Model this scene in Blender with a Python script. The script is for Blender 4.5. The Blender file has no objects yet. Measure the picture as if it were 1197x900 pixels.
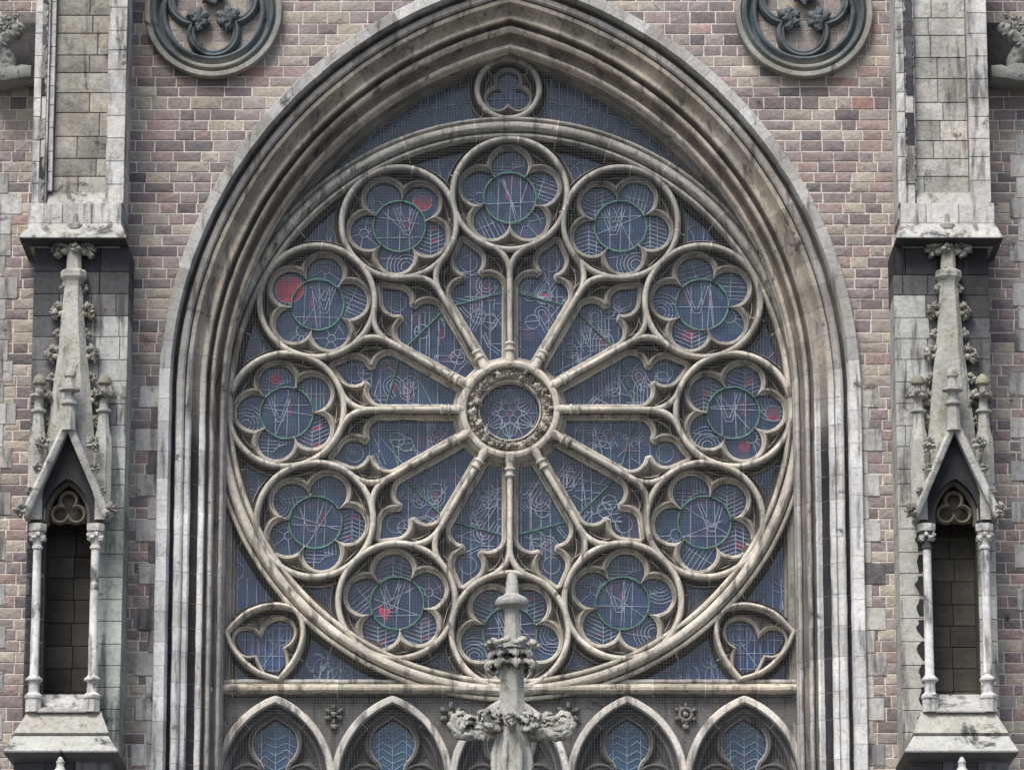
import bpy, bmesh, math, random
import numpy as np
from mathutils import Vector, noise
from mathutils.geometry import tessellate_polygon
R_ = math.radians
scn = bpy.context.scene
col = bpy.data.collections.new('facade'); scn.collection.children.link(col)

# ------------------------------------------------------------------ camera, sky, sun, exposure
U = 0.0125                      # metres per drawing unit
ZC = 16.3                       # height of the rose centre
YT = 0.8                        # front of the tracery, wall face is Y = 0
FOC = 450/math.tan(R_(5)); PITCH = R_(13.5)
fw = np.array([0, math.cos(PITCH), math.sin(PITCH)]); up = np.array([0, -math.sin(PITCH), math.cos(PITCH)]); rt = np.array([1., 0, 0])
def ray(px, py): return fw + rt*(px-598.5)/FOC - up*(py-450)/FOC
CAM = np.array([0, YT, ZC]) - ray(596, 478)*FOC*U
cd = bpy.data.cameras.new('camera'); cam = bpy.data.objects.new('camera', cd); scn.collection.objects.link(cam)
cam.location = CAM; cam.rotation_euler = (math.pi/2+PITCH, 0, 0)
cd.sensor_width = 36; cd.lens = FOC/1197*36; cd.clip_start = 1; cd.clip_end = 3000
scn.camera = cam
def at(px, py, Y):              # photo pixel -> drawing coordinates on the plane Y
    r = ray(px, py); q = CAM + r*((Y-CAM[1])/r[1]); return (q[0]/U, (q[2]-ZC)/U)

SUN_EL, SUN_AZ = 54, -26        # azimuth from straight in front of the facade, negative = from the left
w = bpy.data.worlds.new('World'); scn.world = w; w.use_nodes = True
nt = w.node_tree; bg = nt.nodes['Background']; sky = nt.nodes.new('ShaderNodeTexSky')
sky.sky_type = 'NISHITA'; sky.sun_disc = False; sky.sun_elevation = R_(SUN_EL); sky.sun_rotation = R_(180-SUN_AZ)
sky.air_density = 1.0; sky.dust_density = 2.5; sky.ozone_density = .6
nt.links.new(sky.outputs[0], bg.inputs[0]); bg.inputs[1].default_value = 0.135
sd = bpy.data.lights.new('sun', 'SUN'); sd.energy = 2.9; sd.angle = R_(26); sd.color = (1, .975, .94)
so = bpy.data.objects.new('sun', sd); scn.collection.objects.link(so)
dv = Vector((math.sin(R_(SUN_AZ))*math.cos(R_(SUN_EL)), -math.cos(R_(SUN_AZ))*math.cos(R_(SUN_EL)), math.sin(R_(SUN_EL))))
so.rotation_euler = dv.to_track_quat('Z', 'Y').to_euler(); so.location = (0, -20, 40)
vs = scn.view_settings; vs.view_transform = 'Standard'; vs.look = 'None'; vs.exposure = 0.45; vs.gamma = 1; vs.use_curve_mapping = False
scn.cycles.max_bounces = 6; scn.cycles.diffuse_bounces = 3

# ------------------------------------------------------------------ materials
def N(nt, t, **k):
    n = nt.nodes.new(t)
    for a, b in k.items(): setattr(n, a, b)
    return n
def math_node(nt, op, a, b=None):
    n = N(nt, 'ShaderNodeMath', operation=op)
    for i, v in enumerate((a, b)):
        if v is None: continue
        if isinstance(v, (int, float)): n.inputs[i].default_value = v
        else: nt.links.new(v, n.inputs[i])
    return n.outputs[0]
def ramp(nt, src, stops):
    r = N(nt, 'ShaderNodeValToRGB'); e = r.color_ramp.elements
    e[0].position, e[0].color = stops[0][0], (*[stops[0][1]]*3, 1)
    e[1].position, e[1].color = stops[-1][0], (*[stops[-1][1]]*3, 1)
    for p, v in stops[1:-1]:
        x = e.new(p); x.color = (v, v, v, 1)
    nt.links.new(src, r.inputs[0]); return r.outputs[0]
def noise_tex(nt, pos, scale, detail=4, rough=.55, sx=1, sy=1, sz=1, dist=0):
    m = N(nt, 'ShaderNodeMapping'); m.inputs['Scale'].default_value = (sx, sy, sz); nt.links.new(pos, m.inputs[0])
    n = N(nt, 'ShaderNodeTexNoise'); n.inputs['Scale'].default_value = scale; n.inputs['Detail'].default_value = detail
    n.inputs['Roughness'].default_value = rough; n.inputs['Distortion'].default_value = dist
    nt.links.new(m.outputs[0], n.inputs[0]); return n.outputs[0]
def mix(nt, fac, a, b, mode='MIX'):
    m = N(nt, 'ShaderNodeMix', data_type='RGBA', blend_type=mode)
    for s, v in ((m.inputs[0], fac), (m.inputs[6], a), (m.inputs[7], b)):
        if isinstance(v, (int, float)): s.default_value = v
        elif isinstance(v, tuple): s.default_value = (*v, 1)
        else: nt.links.new(v, s)
    return m.outputs[2]
def stone(name, soot=.0, green=0., lo=.72, hi=1.22, bump=.5, bscale=22, warm=.5, streak=0., sootcol=(.035, .034, .038)):
    m = bpy.data.materials.new(name); m.use_nodes = True; nt = m.node_tree; b = nt.nodes['Principled BSDF']
    pos = N(nt, 'ShaderNodeNewGeometry').outputs['Position']
    c = N(nt, 'ShaderNodeAttribute', attribute_name='col').outputs['Color']
    n1 = noise_tex(nt, pos, 1.7, 5, .6); v1 = ramp(nt, n1, [(.3, lo), (.7, hi)])
    c = mix(nt, 1., c, v1, 'MULTIPLY')
    n2 = noise_tex(nt, pos, 16, 5, .65); v2 = ramp(nt, n2, [(.32, .78), (.5, 1.), (.7, 1.15)])
    c = mix(nt, 1., c, v2, 'MULTIPLY')
    n3 = noise_tex(nt, pos, 3.1, 3, .5, dist=1.)
    c = mix(nt, math_node(nt, 'MULTIPLY', ramp(nt, n3, [(.45, 0.), (.65, 1.)]), warm*.5), c, mix(nt, 1., c, (1.12, .92, .68), 'MULTIPLY'))
    if soot > 0:
        n4 = noise_tex(nt, pos, 2.2, 7, .68, dist=.6)
        c = mix(nt, ramp(nt, n4, [(.66-soot*.3, 0.), (.74-soot*.3, .88)]), c, sootcol)
    if streak > 0:
        n5 = noise_tex(nt, pos, 3.4, 6, .6, sx=2.2, sy=2.2, sz=.32)
        c = mix(nt, ramp(nt, n5, [(.64-streak*.3, 0.), (.78-streak*.3, .75)]), c, (.05, .046, .045))
    if green > 0:
        n6 = noise_tex(nt, pos, 4.5, 6, .65)
        c = mix(nt, ramp(nt, n6, [(.68-green*.3, 0.), (.82-green*.3, .8)]), c, (.11, .115, .05))
    nt.links.new(c, b.inputs['Base Color']); b.inputs['Roughness'].default_value = .93
    b.inputs['Specular IOR Level'].default_value = .25
    h = mix(nt, .45, noise_tex(nt, pos, bscale, 6, .7), noise_tex(nt, pos, bscale*.25, 4, .6))
    bp = N(nt, 'ShaderNodeBump'); bp.inputs['Strength'].default_value = bump; bp.inputs['Distance'].default_value = .03
    nt.links.new(h, bp.inputs['Height']); nt.links.new(bp.outputs[0], b.inputs['Normal'])
    return m
def plain(name, c, rough=.6, bump=0., var=.0, metal=0.):
    m = bpy.data.materials.new(name); m.use_nodes = True; nt = m.node_tree; b = nt.nodes['Principled BSDF']
    pos = N(nt, 'ShaderNodeNewGeometry').outputs['Position']
    v = ramp(nt, noise_tex(nt, pos, 9, 5, .6), [(.3, 1-var), (.7, 1+var)])
    nt.links.new(mix(nt, 1., c, v, 'MULTIPLY'), b.inputs['Base Color'])
    b.inputs['Roughness'].default_value = rough; b.inputs['Metallic'].default_value = metal
    return m
M = dict(
    trac=stone('tracery_limestone', soot=.22, lo=.66, hi=1.2, bump=.55, bscale=30, warm=.4, streak=.42),
    arch=stone('weathered_arch_stone', soot=.2, lo=.68, hi=1.22, bump=.55, warm=.45, streak=.33),
    hood=stone('pale_hood_stone', soot=.16, lo=.76, hi=1.14, bump=.5, warm=.2, streak=.28),
    brick=stone('coursed_sandstone', soot=.12, lo=.82, hi=1.15, bump=.9, bscale=18, warm=.35),
    pale=stone('pale_limestone', soot=.24, lo=.74, hi=1.14, bump=.55, warm=.25, streak=.46),
    panel=stone('rough_ashlar', soot=.3, lo=.6, hi=1.2, bump=1., bscale=14, warm=.5, streak=.3),
    recess_shade=stone('recess_shade_ashlar', soot=.55, lo=.6, hi=1.2, bump=.6, warm=.2, streak=.45),
    niche=stone('niche_blackened_stone', soot=.1, lo=.6, hi=1.3, bump=.5, warm=.5),
    mossy=stone('lichen_limestone', soot=.26, green=.38, lo=.68, hi=1.15, bump=.9, bscale=34, warm=.4, streak=.2),
    base=stone('speckled_limestone', soot=.36, green=.3, lo=.8, hi=1.12, bump=.6, bscale=40, warm=.3),
    verd=stone('blue_green_weathered_stone', soot=.25, lo=.6, hi=1.3, bump=.6, warm=.2),
    carve=stone('carved_limestone', soot=.3, lo=.7, hi=1.2, bump=.7, bscale=40, warm=.5),
)
def glass_mat():
    m = bpy.data.materials.new('stained_glass'); m.use_nodes = True; nt = m.node_tree; b = nt.nodes['Principled BSDF']
    pos = N(nt, 'ShaderNodeNewGeometry').outputs['Position']
    c = N(nt, 'ShaderNodeAttribute', attribute_name='col').outputs['Color']
    v = N(nt, 'ShaderNodeTexVoronoi'); v.inputs['Scale'].default_value = 5.5; nt.links.new(pos, v.inputs[0])
    sp = N(nt, 'ShaderNodeSeparateColor'); nt.links.new(v.outputs['Color'], sp.inputs[0])
    c = mix(nt, 1., c, ramp(nt, sp.outputs[0], [(0, .7), (1, 1.3)]), 'MULTIPLY')
    c = mix(nt, ramp(nt, sp.outputs[1], [(.88, 0.), (.90, .4)]), c, (.085, .045, .085))
    c = mix(nt, ramp(nt, sp.outputs[2], [(.80, 0.), (.82, .5)]), c, (.03, .065, .085))
    c = mix(nt, 1., c, ramp(nt, noise_tex(nt, pos, 1.1, 3), [(.3, .75), (.7, 1.3)]), 'MULTIPLY')
    nt.links.new(c, b.inputs['Base Color']); b.inputs['Roughness'].default_value = .22
    b.inputs['Specular IOR Level'].default_value = .5
    bp = N(nt, 'ShaderNodeBump'); bp.inputs['Strength'].default_value = .25; bp.inputs['Distance'].default_value = .02
    nt.links.new(noise_tex(nt, pos, 7, 3), bp.inputs['Height']); nt.links.new(bp.outputs[0], b.inputs['Normal'])
    return m
M['glass'] = glass_mat()
M['lead'] = plain('oxidised_lead', (.26, .30, .385), .7, var=.5)
M['iron'] = plain('green_painted_iron', (.055, .15, .11), .6, var=.6)
M['net'] = plain('net_cord', (.27, .28, .28), .8)
M['ground'] = plain('paving', (.09, .085, .08), .9, var=.2)

# ------------------------------------------------------------------ mesh collector (x, z in drawing units from the rose centre, Y in metres)
class MB:
    def __init__(s): s.v = []; s.f = []; s.c = []
    def vert(s, x, Y, z): s.v.append((x*U, Y, ZC+z*U)); return len(s.v)-1
    def face(s, idx, c): s.f.append(tuple(idx)); s.c.append(c)
    def build(s, name, mat, parent=None, smooth=False, org=None, ang=None):
        if not s.v: return None
        me = bpy.data.meshes.new(name)
        o = bpy.data.objects.new(name, me)
        if parent is not None:
            og = parent
            base = Vector((0, 0, 0))
            while og is not None: base += og.location; og = og.parent
            o.parent = parent
        else:
            a = np.array(s.v); base = Vector(((a[:, 0].min()+a[:, 0].max())/2, (a[:, 1].min()+a[:, 1].max())/2, a[:, 2].min())) if org is None else Vector(org)
            o.location = base
        a = np.array(s.v) - np.array(base)
        me.from_pydata([tuple(p) for p in a], [], s.f)
        at_ = me.attributes.new('col', 'FLOAT_COLOR', 'FACE')
        at_.data.foreach_set('color', np.array([(*c[:3], 1.) for c in s.c], dtype=np.float32).ravel())
        me.materials.append(M[mat])
        me.validate(); me.update()
        bm = bmesh.new(); bm.from_mesh(me); bmesh.ops.recalc_face_normals(bm, faces=bm.faces) if ang == 'recalc' else None
        if ang == 'recalc': bm.to_mesh(me)
        bm.free()
        if smooth:
            for p in me.polygons: p.use_smooth = True
            if smooth is not True:
                me.set_sharp_from_angle(angle=R_(smooth))
        col.objects.link(o); return o
def empty(name, x, Y, z, parent=None):
    o = bpy.data.objects.new(name, None); o.location = (x*U, Y, ZC+z*U); o.empty_display_size = .2
    if parent is not None:
        base = Vector((0, 0, 0)); og = parent
        while og is not None: base += og.location; og = og.parent
        o.location = o.location - base; o.parent = parent
    col.objects.link(o); return o
def tag(o, label, cat, group=None, kind=None):
    o['label'] = label
    if cat: o['category'] = cat
    if group: o['group'] = group
    if kind: o['kind'] = kind
    return o
def shade(c, k): return (c[0]*k, c[1]*k, c[2]*k)
def mixc(a, b, t): return tuple(a[i]*(1-t)+b[i]*t for i in range(3))

def resample(path, closed, step, joints=(), jw=.9):
    """even points along a path; joints (arc fractions) become narrow mortar segments"""
    P = [np.array(p, float) for p in path]
    if closed: P = P+[P[0]]
    seg = [np.linalg.norm(P[i+1]-P[i]) for i in range(len(P)-1)]; cum = np.concatenate([[0], np.cumsum(seg)]); L = cum[-1]
    n = max(2, int(L/step)); ts = set(np.linspace(0, L, n+1)) | set(c for i, c in enumerate(cum) if 0 < i < len(cum)-1 and sharp(P, i))
    js = sorted(j*L for j in joints)
    ts = [t for t in ts if all(not (j-jw*.5 < t < j+jw*.5) for j in js)]
    for j in js: ts += [j-jw*.5, j+jw*.5]
    ts = sorted(t for t in ts if 0 <= t <= L)
    X = [p[0] for p in P]; Z = [p[1] for p in P]
    pts = list(zip(np.interp(ts, cum, X), np.interp(ts, cum, Z)))
    blk = []; k = 0
    for i in range(len(ts)-1):
        mid = (ts[i]+ts[i+1])/2; isj = any(abs(mid-j) < jw*.5 for j in js)
        blk.append(-1 if isj else sum(1 for j in js if j < mid))
    if closed: pts = pts[:-1]
    return pts, blk
def sharp(P, i):
    a = P[i]-P[i-1]; b = P[i+1]-P[i]; return abs(math.atan2(a[0]*b[1]-a[1]*b[0], a@b)) > .25
def normals(pts, closed):
    n = len(pts); out = []
    P = np.array(pts, float)
    for i in range(n):
        a = P[i]-P[i-1] if (i > 0 or closed) else P[1]-P[0]
        b = P[(i+1) % n]-P[i] if (i < n-1 or closed) else P[i]-P[i-1]
        a = a/max(1e-9, np.linalg.norm(a)); b = b/max(1e-9, np.linalg.norm(b)); t = a+b
        l = np.linalg.norm(t); t = t/l if l > 1e-6 else a
        c = max(.35, float(t@a)); out.append(((-t[1])/c, t[0]/c))
    return out
def sweep(mb, path, prof, closed=False, step=4, joints=(), colf=None, jcol=(.64, .60, .53), jw=1.15, wob=0., seed=0, Y0=YT, apex=None):
    """sweep a moulding profile [(offset along left normal, depth)] along a path in the wall plane"""
    rnd = random.Random(seed)
    pts, blk = resample(path, closed, step, joints, jw); nm = normals(pts, closed)
    base = len(mb.v); m = len(prof); n = len(pts)
    for (x, z), (nx, nz) in zip(pts, nm):
        for s, Y in prof:
            q = 0 if not wob else wob*noise.noise(Vector((x*.05, z*.05, s*.1+seed)))
            vx, vz = x+nx*(s+q), z+nz*(s+q)
            if apex and z > apex[1]+10 and ((x-apex[0])*(vx-apex[0]) < 0 or abs(x-apex[0]) < .05):
                vx, vz = apex[0], apex[1]+math.sqrt(max(0, (apex[3]-abs(s) if s*apex[4] > 0 else apex[3]+abs(s))**2-apex[2]**2))
            mb.vert(vx, Y0+Y+q*.2*U, vz)
    tone = {}
    for i in range(n if closed else n-1):
        b = blk[i]; i2 = (i+1) % n
        if b not in tone: tone[b] = 1+rnd.uniform(-.2, .2)
        for j in range(m-1):
            c = jcol if b < 0 else shade(colf(pts[i], (prof[j][0]+prof[j+1][0])/2, b), tone[b])
            mb.face((base+i*m+j, base+i2*m+j, base+i2*m+j+1, base+i*m+j+1), c)
def roll(s0, r, y0, n=7, ky=None):
    ky = r*U if ky is None else ky
    return [(s0-r*math.cos(math.pi*k/(n-1)), y0-ky*math.sin(math.pi*k/(n-1))) for k in range(n)]

def arc(cx, cz, r, a0, a1, n=None):
    n = n or max(3, int(abs(a1-a0)*r/2.0)); return [(cx+r*math.cos(a0+(a1-a0)*k/n), cz+r*math.sin(a0+(a1-a0)*k/n)) for k in range(n+1)]
def circle(cx, cz, r, n=None):
    n = n or max(16, int(2*math.pi*r/2.2)); return [(cx+r*math.cos(2*math.pi*k/n), cz+r*math.sin(2*math.pi*k/n)) for k in range(n)]
def foil(cx, cz, n, dist, r, rot, stp=1.5):
    """outline of an n-foil, counter-clockwise; lobes of radius r at distance dist"""
    out = []; be = math.pi/n
    for k in range(n):
        a = rot+2*math.pi*k/n
        q = r*r-(dist*math.sin(be))**2; t = dist*math.cos(be)+math.sqrt(max(0, q))
        tx, tz = t*math.cos(be)-dist, t*math.sin(be); am = math.atan2(tz, tx)
        m = max(8, int(2*am*r/stp))
        for i in range(m):
            b = -am+2*am*i/m
            lx, lz = dist+r*math.cos(b), r*math.sin(b)
            out.append((cx+lx*math.cos(a)-lz*math.sin(a), cz+lx*math.sin(a)+lz*math.cos(a)))
    return out
CUSP = [(0, .31), (0, .205), (1.0, .195), (1.4, .175), (3.2, .145), (4.6, .135), (5.8, .15), (7.5, .21), (9.5, .26), (13, .275), (30, .275)]
def cusping(mb, outline, inside, prof=CUSP, colf=None, Y0=YT, seed=0, cap=30):
    """stone round an opening: offset every outline point outwards until it meets the ridge or the edge of the field"""
    P, _ = resample(outline, True, 1.5); P = np.array(P)
    area = .5*np.sum(P[:, 0]*np.roll(P[:, 1], -1)-np.roll(P[:, 0], -1)*P[:, 1])
    nm = np.array(normals([tuple(p) for p in P], True)); nm = -nm if area > 0 else nm
    n = len(P); tr = np.zeros(n); t = .5; alive = ~pip([tuple(p) for p in P], P+nm*.4)
    while t <= cap and alive.any():
        idx = np.nonzero(alive)[0]; Q = P[idx]+nm[idx]*t
        d = np.sqrt(((Q[:, None, :]-P[None, :, :])**2).sum(2).min(1))
        okp = pip(inside, Q) if isinstance(inside, list) else [inside(q[0], q[1]) for q in Q]
        for k_, i in enumerate(idx):
            if d[k_] < t-.45-.02*t or not okp[k_]: alive[i] = False
            else: tr[i] = t
        t += .5
    def hgt(t):
        for (a, ya), (b, yb) in zip(prof[1:-1], prof[2:]):
            if t <= b: return ya+(yb-ya)*(t-a)/max(1e-6, b-a)
        return prof[-1][1]
    base = len(mb.v); m = len(prof)
    for i in range(n):
        for k, (t, y) in enumerate(prof):
            tt = min(t, tr[i]); q = P[i]+nm[i]*tt
            mb.vert(q[0], Y0+(y if k < 2 or t <= tr[i] else hgt(tt)), q[1])
    for i in range(n):
        i2 = (i+1) % n
        for k in range(m-1):
            if k > 1 and prof[k][0] >= tr[i] and prof[k][0] >= tr[i2]: continue
            mb.face((base+i*m+k, base+i*m+k+1, base+i2*m+k+1, base+i2*m+k), colf(P[i], prof[k][0]))
    return [tuple(p) for p in P]

def pip(poly, pts):
    x, z = pts[:, 0], pts[:, 1]; ins = np.zeros(len(pts), bool); n = len(poly); j = n-1
    for i in range(n):
        xi, zi = poly[i]; xj, zj = poly[j]
        c = ((zi > z) != (zj > z)) & (x < (xj-xi)*(z-zi)/((zj-zi) or 1e-9)+xi)
        ins ^= c; j = i
    return ins
def polyface(mb, poly, Y, c, thick=.012):
    tri = tessellate_polygon([[Vector((p[0], p[1], 0)) for p in poly]])
    b = [mb.vert(p[0], Y, p[1]) for p in poly]; k = [mb.vert(p[0], Y+thick, p[1]) for p in poly]
    for t in tri: mb.face([b[i] for i in t], c); mb.face([k[i] for i in reversed(t)], c)
    n = len(poly)
    for i in range(n): mb.face((b[i], b[(i+1) % n], k[(i+1) % n], k[i]), c)
BLUE = (.016, .029, .064); PURP = (.10, .03, .07); RED = (.22, .020, .042); TEAL = (.016, .052, .10)
def leads(mb, poly, strokes, Y, wd=.40):
    P = np.array(poly)
    for st in strokes:
        pts, _ = resample(st, False, 1.3); A = np.array(pts); ins = pip(poly, A)
        nm = normals(pts, False); run = []
        for i in range(len(pts)+1):
            if i < len(pts) and ins[i]: run.append(i); continue
            if len(run) > 1:
                ids = []
                for k in run:
                    x, z = pts[k]; nx, nz = nm[k]
                    ids.append((mb.vert(x-nx*wd, Y, z-nz*wd), mb.vert(x-nx*wd*.6, Y-.004, z-nz*wd*.6), mb.vert(x+nx*wd*.6, Y-.004, z+nz*wd*.6), mb.vert(x+nx*wd, Y, z+nz*wd)))
                for a, b in zip(ids, ids[1:]):
                    for q in range(3): mb.face((a[q], b[q], b[q+1], a[q+1]), (.4, .4, .5))
            run = []
def seg(a, b): return [a, b]
def lobe_strokes(cx, cz, r, a, rnd, out, patches):
    kind = rnd.choice(['herring', 'herring', 'rays', 'arcs', 'par', 'bulls', 'bend'])
    if kind == 'herring':
        x = cx+rnd.uniform(-4, 4); out.append([(x, cz-r), (x, cz+r)]); dz = rnd.choice((-7, 7, 9))
        for k in range(-5, 6):
            z = cz+k*5.0
            out.append([(x-r, z+dz), (x, z), (x+r, z+dz)])
            if rnd.random() < .45:
                s = rnd.choice((-1, 1)); w_ = rnd.uniform(7, 13)
                patches.append(([(x, z), (x+s*w_, z+dz*w_/r), (x+s*w_, z+dz*w_/r+5), (x, z+5)], rnd.choice((PURP, PURP, RED, mixc(PURP, RED, .5)))))
        out.append([(x+9, cz-r), (x+9, cz+r)])
    elif kind == 'rays':
        q = (cx+r*.6*math.cos(a+2), cz+r*.6*math.sin(a+2))
        for k in range(9): out.append([(q[0]+7*math.cos(k*.5+a), q[1]+7*math.sin(k*.5+a)), (q[0]+40*math.cos(k*.5+a), q[1]+40*math.sin(k*.5+a))])
        out.append(circle(q[0], q[1], 7)+[(q[0]+7, q[1])])
        if rnd.random() < .4: patches.append((circle(q[0], q[1], 6.5, 14), rnd.choice((PURP, RED))))
    elif kind == 'arcs':
        for k in range(5): out.append(circle(cx+r*.8*math.cos(a+1), cz+r*.8*math.sin(a+1), 6+4.2*k))
        out.append([(cx-r, cz), (cx+r, cz+rnd.uniform(-9, 9))])
    elif kind == 'par':
        t = rnd.uniform(0, math.pi); c, s = math.cos(t), math.sin(t)
        for k in (-12, -8, -3, 3, 8, 12): out.append([(cx+c*k-s*22, cz+s*k+c*22), (cx+c*k+s*22, cz+s*k-c*22)])
        out.append([(cx-c*20, cz-s*20), (cx+c*20, cz+s*20)])
    elif kind == 'bulls':
        q = (cx+rnd.uniform(-5, 5), cz+rnd.uniform(-5, 5)); rr = rnd.uniform(4, 6)
        out.append(circle(*q, rr)+[(q[0]+rr, q[1])])
        for k in range(6): t = k*1.05+a; out.append([(q[0]+rr*math.cos(t), q[1]+rr*math.sin(t)), (q[0]+40*math.cos(t+.1), q[1]+40*math.sin(t+.1))])
        out.append([(cx-12, cz+9), (cx-3, cz+14), (cx+9, cz+11), (cx+15, cz)])
    else:
        for k in range(4):
            o_ = k*4.2; out.append([(cx-r-2, cz-8+o_), (cx-3+o_*.4, cz-9+o_), (cx+4+o_, cz-2+o_*.2), (cx+2+o_, cz+24)])
        out.append([(cx-10, cz-r), (cx-8, cz+r)])
def make_pane(poly, strokes, patches, parent, rnd, base=BLUE, Y=YT+.30, name='glass_pane'):
    g = MB(); polyface(g, poly, Y, shade(base, rnd.uniform(.85, 1.2)))
    for k, (pp, c) in enumerate(patches):
        if pip(poly, np.array(pp)).all():
            polyface(g, pp, Y-.0035-.0004*k, shade(c, rnd.uniform(.8, 1.1)), .003)
    go = g.build(name, 'glass', parent)
    l = MB(); leads(l, poly, strokes, Y-.014); l.build('lead_came', 'lead', go)
    return go

def lathe_z(mb, x, Y, prof, n=16, c=(.4, .38, .35), colf=None, a0=0, sq=None):
    """revolve [(radius units, z units)] about a vertical axis"""
    base = len(mb.v); m = len(prof)
    for r, z in prof:
        for k in range(n):
            t = 2*math.pi*k/n+a0; mb.vert(x+r*math.cos(t), Y+r*U*math.sin(t), z)
    for i in range(m-1):
        for k in range(n):
            mb.face((base+i*n+k, base+i*n+(k+1) % n, base+(i+1)*n+(k+1) % n, base+(i+1)*n+k), colf(i) if colf else c)
    mb.face([base+k for k in range(n)], c); mb.face([base+(m-1)*n+k for k in range(n)], c)
def lathe_y(mb, cx, cz, prof, n=72, colf=None, Y0=YT, nz=None):
    base = len(mb.v); m = len(prof)
    for r, Y in prof:
        for k in range(n):
            t = 2*math.pi*k/n; q = 0 if nz is None else nz(r, t)
            mb.vert(cx+r*math.cos(t), Y0+Y+q, cz+r*math.sin(t))
    for i in range(m-1):
        for k in range(n):
            mb.face((base+i*n+k, base+i*n+(k+1) % n, base+(i+1)*n+(k+1) % n, base+(i+1)*n+k), colf((prof[i][0]+prof[i+1][0])/2, 2*math.pi*k/n))
ICO = {}
def ico(sub):
    if sub not in ICO:
        bm = bmesh.new(); bmesh.ops.create_icosphere(bm, subdivisions=sub, radius=1)
        ICO[sub] = ([v.co.copy() for v in bm.verts], [tuple(v.index for v in f.verts) for f in bm.faces]); bm.free()
    return ICO[sub]
def blob(mb, x, Y, z, rx, ry, rz, c, amp=.35, fr=2., seed=0, sub=3, rot=0):
    """a knobbly carved lump, radii in units"""
    vs_, fs = ico(sub); base = len(mb.v); cr, sr = math.cos(rot), math.sin(rot)
    for v in vs_:
        q = v*fr+Vector((seed*3.1, seed*1.7, seed*.9))
        d = 1+amp*(abs(noise.noise(q))*2.2-.5)+amp*.4*noise.noise(q*2.7)
        lx, ly, lz = v.x*rx*d, v.y*ry*d, v.z*rz*d
        mb.vert(x+lx*cr-lz*sr, Y+ly*U, z+lx*sr+lz*cr)
    for f in fs: mb.face([base+i for i in f], c)
def tube(mb, pts, rad, c, n=10, amp=0., seed=0, flat=1.):
    """tapered tube through (x, Ymetres, z) points, radii in units"""
    P = [Vector((p[0], p[1]/U, p[2])) for p in pts]; base = len(mb.v)
    Q = []; Rr = []
    for i in range(len(P)-1):
        for k in range(4):
            t = k/4; p0 = P[max(0, i-1)]; p1 = P[i]; p2 = P[i+1]; p3 = P[min(len(P)-1, i+2)]
            Q.append(.5*((2*p1)+(p2-p0)*t+(2*p0-5*p1+4*p2-p3)*t*t+(3*p1-p0-3*p2+p3)*t**3)); Rr.append(rad[i]*(1-t)+rad[i+1]*t)
    Q.append(P[-1]); Rr.append(rad[-1])
    ref = Vector((0, 1, 0))
    for i, q in enumerate(Q):
        d = (Q[min(i+1, len(Q)-1)]-Q[max(i-1, 0)]).normalized(); a = ref.cross(d)
        a = a.normalized() if a.length > .1 else Vector((1, 0, 0)); b = d.cross(a)
        for k in range(n):
            t = 2*math.pi*k/n; dd = a*math.cos(t)+b*math.sin(t)*flat; p = q+dd*Rr[i]
            if amp: p = q+dd*Rr[i]*(1+amp*noise.noise(p*.35+Vector((seed, 0, 0)))*1.6)
            mb.vert(p.x, p.y*U, p.z)
    for i in range(len(Q)-1):
        for k in range(n): mb.face((base+i*n+k, base+i*n+(k+1) % n, base+(i+1)*n+(k+1) % n, base+(i+1)*n+k), c)
    mb.face([base+k for k in range(n)], c); mb.face([base+(len(Q)-1)*n+k for k in range(n)], c)
def box(mb, x0, x1, Y0, Y1, z0, z1, c, ch=.6):
    """block with chamfered front edges; Y0 is the front"""
    slab(mb, [(x0, z0), (x1, z0), (x1, z1), (x0, z1)], Y0, Y1, c, ch)
def slab(mb, poly, Yf, Yb, c, ch=.6, bulge=None, rnd=None):
    n = len(poly)
    xs = [p[0] for p in poly]; zs = [p[1] for p in poly]; cx = (min(xs)+max(xs))/2; cz = (min(zs)+max(zs))/2
    hx = max(.1, (max(xs)-min(xs))/2); hz = max(.1, (max(zs)-min(zs))/2); kx = max(.1, 1-ch/hx); kz = max(.1, 1-ch/hz)
    a = [mb.vert(x, Yb, z) for x, z in poly]; b = [mb.vert(x, Yf+ch*U*.8, z) for x, z in poly]
    f = [mb.vert(cx+(x-cx)*kx, Yf, cz+(z-cz)*kz) for x, z in poly]
    for i in range(n):
        j = (i+1) % n; mb.face((a[i], a[j], b[j], b[i]), c); mb.face((b[i], b[j], f[j], f[i]), c)
    if bulge:
        m = mb.vert(cx+rnd.uniform(-.3, .3)*hx, Yf-bulge, cz+rnd.uniform(-.3, .3)*hz)
        for i in range(n): mb.face((f[i], f[(i+1) % n], m), c)
    else: mb.face(f, c)
    mb.face(a[::-1], c)
def clip(poly, px, pz, nx, nz):
    """keep the side of the line through (px,pz) that the normal points to"""
    out = []; n = len(poly)
    for i in range(n):
        a, b = poly[i], poly[(i+1) % n]
        da = (a[0]-px)*nx+(a[1]-pz)*nz; db = (b[0]-px)*nx+(b[1]-pz)*nz
        if da >= 0: out.append(a)
        if (da >= 0) != (db >= 0):
            t = da/(da-db); out.append((a[0]+(b[0]-a[0])*t, a[1]+(b[1]-a[1])*t))
    return out

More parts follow.
